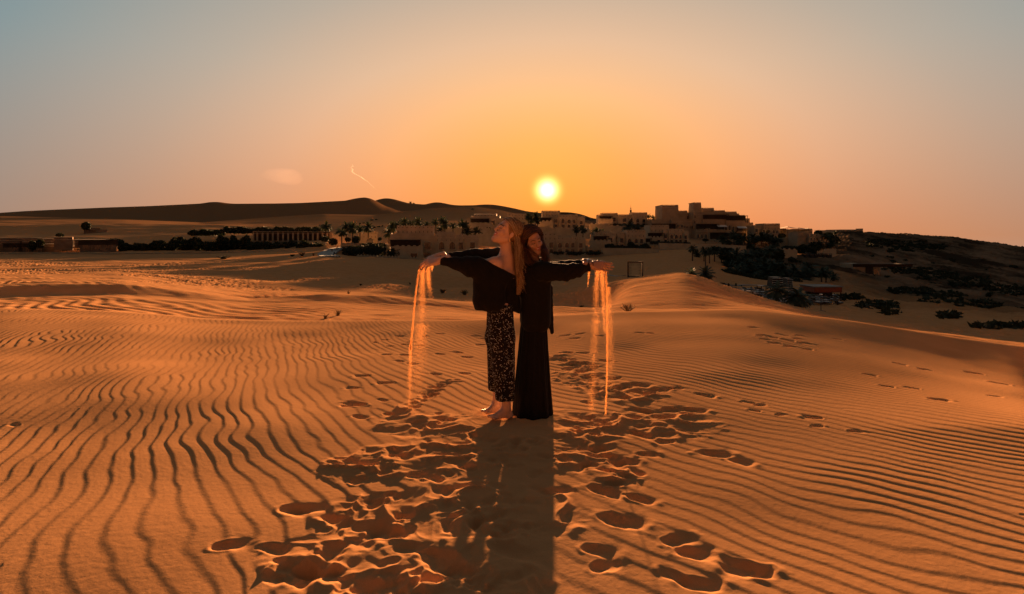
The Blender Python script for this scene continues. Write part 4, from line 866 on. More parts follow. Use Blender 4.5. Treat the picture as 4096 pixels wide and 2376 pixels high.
def sdf_mesh(f, lo, hi, h):
    lo = np.asarray(lo, float); B = 8; n = [int(math.ceil((hi[i] - lo[i]) / h / B)) * B + 1 for i in range(3)]
    nb = [(m - 1) // B for m in n]
    bc = np.stack(np.meshgrid(*[(np.arange(m) + .5) * B * h for m in nb], indexing='ij'), -1).reshape(-1, 3) + lo
    dc = np.concatenate([f(bc[i:i + 60000]) for i in range(0, len(bc), 60000)])
    D = np.empty(n, dtype=np.float32); big = dc.reshape(nb)
    D[:] = np.pad(np.repeat(np.repeat(np.repeat(big, B, 0), B, 1), B, 2), ((0, 1), (0, 1), (0, 1)), mode='edge')
    near = np.argwhere(np.abs(big) < B * h * 1.25 + .012)
    off = np.stack(np.meshgrid(*[np.arange(B + 1)] * 3, indexing='ij'), -1).reshape(-1, 3)
    near = near[np.lexsort((near[:, 2] // 3, near[:, 1] // 3, near[:, 0] // 3))]
    for s in range(0, len(near), 27):
        blk = near[s:s + 27]; ii = (blk[:, None, :] * B + off[None]).reshape(-1, 3)
        D[ii[:, 0], ii[:, 1], ii[:, 2]] = f(ii * h + lo)
    S = D < 0
    c = S[:-1, :-1, :-1].astype(np.int8)
    cnt = np.zeros([m - 1 for m in n], dtype=np.int8)
    for dx in (0, 1):
        for dy in (0, 1):
            for dz in (0, 1): cnt += S[dx:n[0] - 1 + dx, dy:n[1] - 1 + dy, dz:n[2] - 1 + dz]
    act = np.argwhere((cnt > 0) & (cnt < 8)); idx = np.full([m - 1 for m in n], -1, dtype=np.int32); idx[act[:, 0], act[:, 1], act[:, 2]] = np.arange(len(act))
    acc = np.zeros((len(act), 3)); w = np.zeros(len(act))
    cor = [(a, b, c_) for a in (0, 1) for b in (0, 1) for c_ in (0, 1)]
    V = {k: D[act[:, 0] + k[0], act[:, 1] + k[1], act[:, 2] + k[2]].astype(float) for k in cor}
    for k in cor:
        for ax in range(3):
            if k[ax]: continue
            k2 = list(k); k2[ax] = 1; k2 = tuple(k2); m = (V[k] < 0) != (V[k2] < 0)
            t = np.where(m, V[k] / (V[k] - V[k2] + 1e-12), 0); pt = np.tile(np.array(k, float), (len(act), 1)); pt[:, ax] += t
            acc[m] += pt[m]; w += m
    vert = (act + acc / w[:, None]) * h + lo
    F = []
    for ax in range(3):
        a1, a2 = (ax + 1) % 3, (ax + 2) % 3
        s0 = [slice(0, None)] * 3; s1 = [slice(0, None)] * 3; s0[ax] = slice(0, -1); s1[ax] = slice(1, None)
        e = np.argwhere(S[tuple(s0)] != S[tuple(s1)]); e = e[(e[:, a1] > 0) & (e[:, a2] > 0) & (e[:, a1] < n[a1] - 1) & (e[:, a2] < n[a2] - 1)]
        def cell(d1, d2):
            q = e.copy(); q[:, a1] -= d1; q[:, a2] -= d2; return idx[q[:, 0], q[:, 1], q[:, 2]]
        quad = np.stack([cell(1, 1), cell(0, 1), cell(0, 0), cell(1, 0)], 1)
        ins = S[e[:, 0], e[:, 1], e[:, 2]]
        quad[~ins] = quad[~ins][:, ::-1]; quad = quad[(quad >= 0).all(1)]; F.append(quad)
    return vert, np.concatenate(F)
def frame_from(f, g):
    f = np.array(f, float); f /= np.linalg.norm(f); g = np.array(g, float); g -= (g @ f) * f; g /= np.linalg.norm(g)
    return np.stack([np.cross(f, g), f, g])          # rows: right, forward, up
def head_parts(H, R, s):
    """R rows: right, forward, up; local -> world"""
    def w(a, b, c): return H + s * (a * R[0] + b * R[1] + c * R[2])
    fs = [(ell(w(0, -.014, .034), np.array([.074, .096, .084]) * s, R), .01), (ell(w(0, .022, -.035), np.array([.057, .066, .078]) * s, R), .03)]
    for q in (-1, 1):
        fs += [(cap(w(q * .052, .0, -.052), w(q * .012, .066, -.098), .018 * s, .016 * s), .03), (ell(w(q * .037, .058, -.026), np.array([.024, .026, .022]) * s, R), .018),
               (cap(w(q * .012, .084, .024), w(q * .042, .070, .022), .011 * s, .010 * s), .014)]
    fs += [(cap(w(0, .068, -.097), w(0, .070, -.100), .017 * s, .017 * s), .02)]
    base = union(fs)
    sockets = [ell(w(q * .031, .094, .002), np.array([.019, .014, .012]) * s, R) for q in (-1, 1)]
    add = [(cap(w(0, .086, .014), w(0, .104, -.025), .007 * s, .010 * s), .012), (ell(w(0, .103, -.029), np.array([.011, .011, .009]) * s, R), .006)]
    for q in (-1, 1):
        add += [(ell(w(q * .011, .097, -.033), np.array([.008, .009, .007]) * s, R), .005), (ell(w(q * .031, .074, .001), np.array([.015, .014, .0125]) * s, R), .004),
                (ell(w(q * .076, -.004, -.006), np.array([.007, .014, .025]) * s, R), .006), (ell(w(q * .081, -.008, -.002), np.array([.004, .013, .021]) * s, R), .004)]
    lipU = [cap(w(0, .0895, -.051), w(q * .026, .078, -.046), .0052 * s, .003 * s) for q in (-1, 1)]
    lipL = [cap(w(0, .086, -.070), w(q * .026, .078, -.048), .0062 * s, .003 * s) for q in (-1, 1)]
    mouth = ell(w(0, .090, -.0585), np.array([.026, .014, .0105]) * s, R)
    def g(p):
        mid = (p.min(0) + p.max(0)) / 2; rp = np.linalg.norm(p.max(0) - p.min(0)) / 2
        if np.linalg.norm(H - mid) - rp > .32: return np.full(len(p), .15)
        d = base(p)
        for e in sockets: d = smax(d, -e(p), .012 * s)
        for f, k in add: d = smin(d, f(p), k)
        d = smax(d, -mouth(p), .004 * s)
        for f in lipU + lipL: d = smin(d, f(p), .004)
        return d
    return g, w, lipU + lipL
def hand_parts(Wr, d, n, side, s=1.0, curl=(.35, .4, .3), thumb=(.5, .6), spread=.10, bends=None):
    """Wr wrist, d towards fingertips, n out of the back of the hand, side: direction of the thumb"""
    d = np.array(d, float); d /= np.linalg.norm(d); n = np.array(n, float); n -= (n @ d) * d; n /= np.linalg.norm(n); t = np.cross(d, n); t = t if t @ np.array(side) > 0 else -t
    def w(a, b, c): return Wr + s * (a * d + b * t + c * n)
    fs = [(cap(w(-.05, 0, 0), w(.012, 0, 0), .025 * s, .024 * s), .01)]
    kn = [(.090, .031), (.094, .010), (.088, -.011), (.078, -.031)]
    for a, b in kn: fs.append((cap(w(.015, b * .6, 0), w(a, b, .002), .015 * s, .0115 * s), .014))
    fs.append((ell(w(.035, .026, -.010), np.array([.03, .018, .016]) * s, np.stack([d, t, n])), .014)); fs.append((ell(w(.04, -.024, -.008), np.array([.035, .014, .014]) * s, np.stack([d, t, n])), .014))
    L3 = [(.042, .026, .020), (.047, .029, .021), (.043, .027, .021), (.034, .021, .018)]
    for i, ((a, b), L) in enumerate(zip(kn, L3)):
        p = w(a, b, .001); ang = 0; sp = spread * (1.5 - i); dd = d * math.cos(sp) + t * math.sin(sp); r = (.0088, .0090, .0086, .0076)[i]
        for j in range(3):
            ang += curl[j] * (1 + .18 * (i - 1.5)) * (bends[i] if bends else 1)
            q = p + s * L[j] * (dd * math.cos(ang) - n * math.sin(ang)); fs.append((cap(p, q, (r - .0007 * j) * s, (r - .0007 * (j + 1)) * s), .0035 if j else .006)); p = q
    p = w(.022, .026, -.006); ang = thumb[0]; dd = None
    for j, L in enumerate((.042, .032, .026)):
        v = d * math.cos(ang) + t * math.sin(ang) - n * .25 * (j > 0); v /= np.linalg.norm(v); q = p + s * L * v
        fs.append((cap(p, q, (.0125, .0105, .0095)[j] * s, (.0105, .0095, .0075)[j] * s), .008)); p = q; ang -= thumb[1] * .5
    return fs
def skin_mat(name, base, k=0.02):
    m = mat(name, base, 0.55, 0.06, 30, 0.15, 160, 0.35, sss=0.12, bdist=.001); return m
M_SKIN1 = skin_mat("fair_skin", (0.34, 0.215, 0.16)); M_SKIN2 = skin_mat("tan_skin", (0.23, 0.13, 0.09))
M_LIP1 = mat("lips", (0.30, 0.09, 0.075), .4, spec=.4); M_LIP2 = mat("lips_dark", (0.22, 0.06, 0.05), .4, spec=.4)
M_TEETH = mat("teeth", (0.75, 0.70, 0.62), .3, spec=.5); M_DARK = mat("lash_dark", (0.012, 0.008, 0.006), .7)
def fabric(name, base, wave=True, floral=False, trans=0.0):
    m = mat(name, base, 0.92, 0.2, 40, 0.3, 300, 0.12, bdist=.001, trans=trans); nt = m.node_tree; b = nt.nodes['Principled BSDF']; N = nt.nodes.new; L = nt.links.new
    b.inputs['Sheen Weight'].default_value = 0.03; b.inputs['Sheen Roughness'].default_value = .3
    if floral:
        tc = N('ShaderNodeTexCoord'); mp = N('ShaderNodeMapping'); mp.inputs['Scale'].default_value = (1, 1, 1); L(tc.outputs['Object'], mp.inputs[0])
        v1 = N('ShaderNodeTexVoronoi'); v1.inputs['Scale'].default_value = 48; v1.inputs['Randomness'].default_value = .85; L(mp.outputs[0], v1.inputs['Vector'])
        v2 = N('ShaderNodeTexVoronoi'); v2.inputs['Scale'].default_value = 150; L(mp.outputs[0], v2.inputs['Vector'])
        def cmp_(a, op, t):
            n = N('ShaderNodeMath'); n.operation = op; L(a, n.inputs[0]); n.inputs[1].default_value = t; return n.outputs[0]
        ring = N('ShaderNodeMath'); ring.operation = 'MULTIPLY'; L(cmp_(v1.outputs['Distance'], 'LESS_THAN', .46), ring.inputs[0]); L(cmp_(v1.outputs['Distance'], 'GREATER_THAN', .14), ring.inputs[1])
        pet = N('ShaderNodeMath'); pet.operation = 'MULTIPLY'; L(ring.outputs[0], pet.inputs[0]); L(cmp_(v2.outputs['Distance'], 'LESS_THAN', .30), pet.inputs[1])
        mx = N('ShaderNodeMixRGB'); L(pet.outputs[0], mx.inputs[0]); mx.inputs[1].default_value = (*base, 1); mx.inputs[2].default_value = (.62, .60, .56, 1)
        L(mx.outputs[0], b.inputs['Base Color'])
    return m
M_TOP = fabric("black_cloth", (0.0042, 0.0042, 0.005)); M_SHIRT = fabric("black_shirt_cloth", (0.0045, 0.0045, 0.0054)); M_SKIRT = fabric("black_skirt_cloth", (0.0035, 0.0036, 0.0048)); M_FLORAL = fabric("floral_cloth", (0.0045, 0.0045, 0.0055), floral=True)
def hair_mat(name, base, tr=.45):
    m = bpy.data.materials.new(name); m.use_nodes = True; nt = m.node_tree; N = nt.nodes.new; L = nt.links.new; b = nt.nodes['Principled BSDF']
    b.inputs['Base Color'].default_value = (*base, 1); b.inputs['Roughness'].default_value = .38; b.inputs['Specular IOR Level'].default_value = .6
    t = N('ShaderNodeBsdfTranslucent'); t.inputs[0].default_value = (*[min(1, c * 1.8) for c in base], 1); mx = N('ShaderNodeMixShader'); mx.inputs[0].default_value = tr
    L(b.outputs[0], mx.inputs[1]); L(t.outputs[0], mx.inputs[2]); L(mx.outputs[0], nt.nodes['Material Output'].inputs[0]); return m
HB = [hair_mat("blond_hair", (.19, .125, .07), .4), hair_mat("blond_hair_light", (.46, .34, .20), .4), hair_mat("blond_hair_dark", (.10, .055, .028))]
HD = [hair_mat("dark_hair", (.022, .011, .007), .3), hair_mat("auburn_hair", (.13, .046, .016)), hair_mat("black_hair", (.010, .006, .005), .2)]
def strands(name, paths, mats, parent, base, r0=.0011, rng=None):
    """paths: list of (n,3) arrays; three-sided tapering tubes in ONE mesh"""
    V = []; F = []; MI = []; c = 0
    for pts in paths:
        n = len(pts); tg = np.gradient(pts, axis=0); tg /= np.linalg.norm(tg, axis=1)[:, None] + 1e-9
        a = np.cross(tg, np.array([.3, 1, .2])); a /= np.linalg.norm(a, axis=1)[:, None] + 1e-9; b = np.cross(tg, a)
        r = r0 * rng.uniform(.7, 1.4) * np.clip(np.linspace(1.15, .25, n), 0, 1)[:, None]
        for k in range(3):
            th = 2 * math.pi * k / 3; V.append(pts + (a * math.cos(th) + b * math.sin(th)) * r)
        i = np.arange(n - 1)
        for k in range(3):
            k2 = (k + 1) % 3; F.append(np.stack([c + k * n + i, c + k2 * n + i, c + k2 * n + i + 1, c + k * n + i + 1], 1))
        MI += [rng.choices((0, 1, 2), (5, 4, 2))[0]] * (3 * (n - 1)); c += 3 * n
    v = np.concatenate(V) - base
    return np_mesh(name, v, [np.concatenate(F)], mats, parent, True, MI)
def bez(P0, P1, P2, P3, n=16):
    t = np.linspace(0, 1, n)[:, None]; return (1 - t) ** 3 * P0 + 3 * t * (1 - t) ** 2 * P1 + 3 * t * t * (1 - t) * P2 + t ** 3 * P3
def catmull(pts, n):
    pts = np.asarray(pts, float); k = len(pts); t = np.linspace(0, k - 1, n); i = np.clip(np.floor(t).astype(int), 0, k - 2); f = (t - i)[:, None]
    p0 = pts[np.clip(i - 1, 0, k - 1)]; p1 = pts[i]; p2 = pts[i + 1]; p3 = pts[np.clip(i + 2, 0, k - 1)]
    return .5 * ((2 * p1) + (-p0 + p2) * f + (2 * p0 - 5 * p1 + 4 * p2 - p3) * f * f + (-p0 + 3 * p1 - 3 * p2 + p3) * f ** 3)
def face_details(root, base, w, R, s, lipm, lashm=M_DARK, closed=True):
    def arc(pts, r, name, m, par=root):
        b = MB(); b.tube([tuple(p - base) for p in pts], r, 5); return b.build(name, m, par, True)
    for q in (-1, 1):
        arc([w(q * (.031 + .015 * x), .0905 - .005 * x * x - .005 * max(x, 0), -.003 + .003 * (x * x)) for x in (-1, -.5, 0, .5, 1)], .0024 * s, "eyelash", lashm)
        arc([w(q * (.031 + .019 * x), .0965 - .0065 * (x + 1) - .003 * max(x, 0), .023 + .004 * (1 - x * x)) for x in (-1, -.5, 0, .5, 1)], .0026 * s, "eyebrow", lashm)
    t = MB(); pr = []
    for x in np.linspace(-1, 1, 9): pr.append((x, w(.024 * x, .0885 - .011 * x * x, -.0515 + .004 * x * x), w(.024 * x, .087 - .011 * x * x, -.0655 + .011 * x * x)))
    for (xa, a, b_), (xb, c, d) in zip(pr[:-1], pr[1:]):
        i = len(t.v); back = -R[1] * .006; q8 = [a, c, d, b_, a + back, c + back, d + back, b_ + back]
        t.add([tuple(p - base) for p in q8], [(0, 1, 2, 3), (7, 6, 5, 4), (0, 4, 5, 1), (3, 2, 6, 7)])
    t.build("teeth", M_TEETH, root, True)
def body_mesh(f, lo, hi, h, mats, parent, base, lips):
    v, q = sdf_mesh(f, lo, hi, h); c = v[q].mean(1); dl = np.min([l(c) for l in lips], axis=0)
    return np_mesh("body", v - base, [q], mats, parent, True, (dl < .0012).astype(np.int32))
def fold(seed, p, amp, fx, fy, fz, warp=.6):
    x = p[:, 0] * fx + p[:, 1] * fy; z = p[:, 2] * fz
    return amp * (np.sin(x + warp * np.sin(z * .7 + x * .4 + seed) + seed) + .5 * np.sin(x * 2.3 + z + seed * 2))

# ---- person on the left: fair long hair, head thrown back
def left_person():
    base = W(2015, 1676, 4.40); base[2] = gz(base[0], base[1])
    root = tag(empty("person", base), "barefoot person with long blond hair, head thrown back, black off-shoulder top and floral trousers", "person")
    R = frame_from((-.76, -.46, .46), (.50, .02, .866)); H = W(2030, 929, 4.38); s = 1.07
    head, hw, lips = head_parts(H, R, s)
    sh_n = W(1980, 1054, 4.28); sh_f = W(2030, 1052, 4.56); el_n = W(1872, 1062, 4.24); wr_n = W(1762, 1040, 4.26); el_f = W(1900, 1040, 4.56); wr_f = W(1752, 1024, 4.40)
    hip = W(2006, 1300, 4.42); chest = W(2018, 1130, 4.42)
    kn_n = W(2020, 1470, 4.36); an_n = W(2026, 1618, 4.38); kn_f = W(1990, 1450, 4.50); an_f = W(1988, 1598, 4.52)
    Rt = frame_from((-.85, .5, 0), (0, 0, 1))
    fs = [(ell(chest, (.150, .105, .20), Rt), .02), (ell(hip, (.150, .115, .15), Rt), .08), (cap(chest, hip, .105, .11), .06),
          (cap(W(2030, 1066, 4.42), W(2023, 975, 4.39), .062, .049), .03), (cap(W(2022, 1036, 4.42), sh_n, .050, .050), .05), (cap(W(2030, 1040, 4.42), sh_f, .05, .05), .05),
          (ell(sh_n + np.array([.01, 0, -.012]), (.056, .056, .058)), .03), (cap(sh_n, el_n, .046, .036), .03), (cap(el_n, wr_n, .035, .024), .02), (cap(sh_f, el_f, .044, .036), .03), (cap(el_f, wr_f, .035, .023), .02),
          (cap(W(2014, 1310, 4.38), kn_n, .085, .052), .04), (cap(kn_n, an_n, .050, .034), .03), (cap(W(2000, 1310, 4.47), kn_f, .085, .052), .04), (cap(kn_f, an_f, .050, .034), .03)]
    # feet
    for an, toe, hl in ((an_n, W(1972, 1668, 4.31), W(2038, 1660, 4.39)), (an_f, W(1945, 1646, 4.44), W(1998, 1640, 4.54))):
        an2 = an + np.array([0, 0, -.03]); fs += [(cap(an, an2, .034, .034), .02), (cap(an2, hl, .032, .028), .02), (cap(an2 + np.array([-.01, -.005, -.01]), toe + np.array([.02, 0, .004]), .032, .018), .025), (cap(hl, toe, .024, .017), .03)]
        dv = toe - hl; dv /= np.linalg.norm(dv); sd = np.array([-dv[1], dv[0], 0])
        for i in range(5):
            o = (i - 2) * .0165; p0 = toe + sd * o - dv * .02; fs.append((cap(p0, p0 + dv * (.045 - .004 * abs(i - (0 if True else 4))) , .0095 if i else .012, .0075 if i else .0105), .004))
    fs += hand_parts(wr_n, W(1680, 1060, 4.25) - wr_n, (-.25, -.55, .8), (-.1, .6, .7), 1.03, (.22, .35, .30), (.55, .5), .07)
    fs += hand_parts(wr_f, W(1688, 1046, 4.36) - wr_f, (-.25, -.45, .85), (.1, -.8, .2), .95, (.25, .35, .3), (.5, .6), .07)
    bodyf = union(fs)
    # black top, batwing sleeves, loose hem, off the near shoulder
    nl = W(1950, 1041, 4.3); nd = np.array([.49, 0, .87])
    top = union([(rbox(W(1972, 1168, 4.42), (.205, .135, .155), .10, frame_from((-.95, .3, 0), (0, 0, 1))), .02), (cap(W(1980, 1085, 4.34), W(2035, 1100, 4.46), .125, .125), .06),
                 (cap(W(1768, 1043, 4.26), W(1885, 1064, 4.26), .034, .072), .03), (cap(W(1880, 1068, 4.26), W(1975, 1100, 4.32), .072, .115), .06), (cap(sh_n, W(1890, 1060, 4.25), .062, .058), .03),
                 (cap(W(1806, 1024, 4.46), W(1890, 1024, 4.56), .032, .056), .03), (cap(W(1890, 1024, 4.58), W(1990, 1030, 4.58), .056, .088), .05), (cap(W(1990, 1040, 4.56), W(2030, 1100, 4.5), .08, .1), .05), (rbox(W(1925, 1215, 4.40), (.035, .09, .10), .03), .05), (cap(W(2040, 1130, 4.44), W(2050, 1290, 4.44), .07, .085), .06)])
    hemz = P(0, 1244, 4.4).z
    def ft(p):
        d = top(p); d = d + fold(1.3, p, .0038, 34, 22, 9) * np.clip((P(0, 1080, 4.4).z - p[:, 2]) / .1, .3, 1) + .0035 * np.sin(p[:, 0] * 70 + np.sin(p[:, 2] * 45) * 1.2)
        d = smax(d, -(cap(W(2026, 985, 4.40), W(2040, 1050, 4.42), .075, .075)(p)), .01)
        d = smax(d, np.where(p[:, 1] > 4.475, -1.0, (p - nl) @ nd), .006)
        d = smax(d, hemz + .012 * np.sin(p[:, 0] * 22 + 1) - .02 * sstep(.0, -.30, p[:, 0] + .13) * -1 - p[:, 2] - .03 * sstep(-.05, .05, p[:, 0] - .02), .008)
        return smax(d, (W(1761, 0, 4.26)[0] - p[:, 0]) * np.where(p[:, 1] > 4.36, 0, 1) - np.where(p[:, 1] > 4.36, 1, 0) * 1.0, .004)
    lo = W(1745, 1300, 4.40); hi = W(2120, 980, 4.40); lo[1] = 4.10; hi[1] = 4.72
    v, q = sdf_mesh(ft, lo, hi, .0055); np_mesh("top", v - base, [q], [M_TOP], root)
    # wide floral trousers
    tr = union([(cap(W(2003, 1235, 4.40), W(2006, 1345, 4.38), .105, .112), .03), (cap(W(2008, 1345, 4.38), W(2022, 1612, 4.37), .112, .078), .03)])
    tr2 = union([(cap(W(1996, 1240, 4.46), W(1992, 1345, 4.50), .10, .105), .03), (cap(W(1992, 1345, 4.50), W(1988, 1570, 4.52), .105, .080), .03)])
    zn = P(0, 1597, 4.37).z; zf = P(0, 1558, 4.52).z
    def fr(p):
        a = smax(tr(p) + fold(.4, p, .005, 55, 30, 3), zn + .10 * (p[:, 0] + .05) * .3 - p[:, 2], .004); b = smax(tr2(p) + fold(2.1, p, .005, 50, 30, 3), zf - p[:, 2], .004)
        return smax(smin(a, b, .015), p[:, 2] - P(0, 1215, 4.4).z, .01)
    zt, zb = P(0, 1112, 4.4).z, P(0, 1600, 4.37).z
    def f(p):
        d = smin(bodyf(p), head(p), .018)
        return np.where((p[:, 2] < zt) & (p[:, 2] > zb), np.maximum(d, np.minimum(np.minimum(np.where(p[:, 2] > hemz + .035, top(p), 9.0), tr(p)), tr2(p)) + .014), d)
    lo = W(1655, 1690, 4.40); hi = W(2125, 860, 4.40); lo[1] = 4.14; hi[1] = 4.68; lo[2] = -.06
    body_mesh(f, lo, hi, .0034, [M_SKIN1, M_LIP1], root, base, lips)
    face_details(root, base, hw, R, s, M_LIP1)
    lo = W(1925, 1640, 4.40); hi = W(2090, 1200, 4.40); lo[1] = 4.18; hi[1] = 4.68
    v, q = sdf_mesh(fr, lo, hi, .0055); np_mesh("trousers", v - base, [q], [M_FLORAL], root)
    # hair: cap over the skull, then a long straight fall down the back
    rng = random.Random(8); rs = np.random.RandomState(8); paths = []
    cen = H + s * (-.014 * R[1] + .034 * R[2]); rad = np.array([.081, .104, .092]) * s
    fall = [W(2078, 935, 4.42), W(2077, 985, 4.40), W(2076, 1040, 4.37), W(2075, 1095, 4.35), W(2071, 1165, 4.33)]
    part = None
    for i in range(1500):
        side = rng.choice((-1, 1)); k = rng.random() ** .8; a0 = math.radians(66) * (1 - k) - math.radians(35) * k
        st = np.array([side * rng.uniform(.0, .10) if rng.random() < .75 else side * rng.uniform(.1, .62), math.sin(a0) * .92, math.cos(a0)]); qf = min(max(.15 + .85 * k * rng.random() + rng.uniform(0, .25), 0), 1)
        fe = -.10 - .84 * qf; le = side * math.sqrt(max(1 - fe * fe, 0)) * .97; en = np.array([le, fe, -.46 + .42 * qf])
        fly = rng.uniform(.02, .10) if rng.random() < .16 else 0; off = rng.uniform(0, .035); pts = []
        for t in np.linspace(0, 1, 6):
            v_ = st * (1 - t) + en * t + np.array([side * .30, 0.10 * (1 - k), .12]) * math.sin(math.pi * t); v_ /= np.linalg.norm(v_)
            pts.append(cen + (v_ * rad * (1.0 + off + fly * math.sin(t * 3.1))) @ R)
        ex = pts[-1]; L = min(1.10, rng.gauss(.84, .17)); fx = W(2056 + 36 * (-(fe) - .10) / .84 + rs.normal(0, 5), 0, 4.38)[0]; sy = np.sign((R[0] * side)[1]) * abs(le)
        zs = [P(0, v, 4.38).z for v in (985, 1040, 1095, 1160)]
        for j, z_ in enumerate(zs):
            f_ = (j + 1) / 4; nar = 1 - .62 * f_ ** 2
            tx = W(2074, 0, 4.38)[0] + (fx - W(2074, 0, 4.38)[0]) * nar; ty = 4.385 - .02 * f_ + sy * .050 * nar
            zz = zs[0] + (z_ - zs[0]) * L; g_ = (.40, .68, .9, 1)[j]
            pts.append(np.array([ex[0] * (1 - g_) + tx * g_ + .003 * math.sin(i + j * 1.3), ex[1] * (1 - g_) + ty * g_ + .003 * math.cos(i * 2 + j), min(zz, ex[2] - .02 * (j + 1))]))
        if rng.random() < .10: pts[-1] = pts[-1] + np.array([rng.uniform(0, .07), -.02, rng.uniform(0, .05)]); pts[-2] = pts[-2] + np.array([rng.uniform(0, .025), -.02, 0])
        c_ = catmull(pts, 32); tt = np.linspace(0, 1, 32); am = .0045 * sstep(.35, .8, tt); ph = rng.choice((0, 1.6, 3.1, 4.5)) + rng.gauss(0, .4); c_[:, 0] += am * np.sin(tt * 17 + ph); c_[:, 1] += am * np.cos(tt * 17 + ph); paths.append(c_)
    hr = strands("hair", paths, HB, root, base, .0016, rng)
    under = union([(ell(cen - .008 * R[1] * s, rad * np.array([1.0, .97, 1.0]), R), .01), (cap(W(2072, 935, 4.42), W(2076, 1010, 4.40), .045, .034), .03), (cap(W(2076, 1010, 4.40), W(2075, 1100, 4.36), .034, .024), .03), (cap(W(2075, 1100, 4.36), W(2071, 1145, 4.34), .024, .006), .03)])
    cn = R[1] - .55 * R[2]; cn = cn / np.linalg.norm(cn); cp_ = H + s * .026 * R[1]
    def fh(p):
        inhead = (p[:, 2] > P(0, 1010, 4.4).z)
        return smax(under(p) + .002 * np.sin(p[:, 0] * 260 + p[:, 1] * 120), np.where(inhead, (p - cp_) @ cn, -1.0), .004)
    lo = W(2000, 1180, 4.40); hi = W(2130, 860, 4.40); lo[1] = 4.22; hi[1] = 4.60
    v, q = sdf_mesh(fh, lo, hi, .0042); o = np_mesh("under_hair", v - base, [q], [mat("blond_under_hair", (.15, .09, .045), .9, .3, 60, spec=.08)], hr)
    e = MB(); p = hw(.083, -.004, -.040) - base; q_ = p if abs(R[0][1]) else p
    for sg in (-1, 1):
        pp = hw(sg * .085, -.006, -.044) - base
        if (R[0] * sg)[1] < 0: e.lathe([(.001, -.016), (.0055, -.012), (.0065, -.007), (.005, -.002), (.0015, 0)], tuple(pp), 10); e.lathe([(.001, .0), (.004, .003), (.004, .008), (.001, .011)], tuple(pp), 10)
    e.build("earring", mat("gold", (.7, .45, .18), .3, metal=1.0), root, True)
    br = MB(); d = (wr_f - el_f) / np.linalg.norm(wr_f - el_f); c0 = wr_f - d * .012; a = np.cross(d, (0, 0, 1)); a /= np.linalg.norm(a); b2 = np.cross(d, a)
    br.tube([tuple(c0 + (a * math.cos(x) + b2 * math.sin(x)) * .0265 - base) for x in np.linspace(0, 2 * math.pi, 15)], .0028, 5); br.build("bracelet", M_WOOD, root, True)
    return root

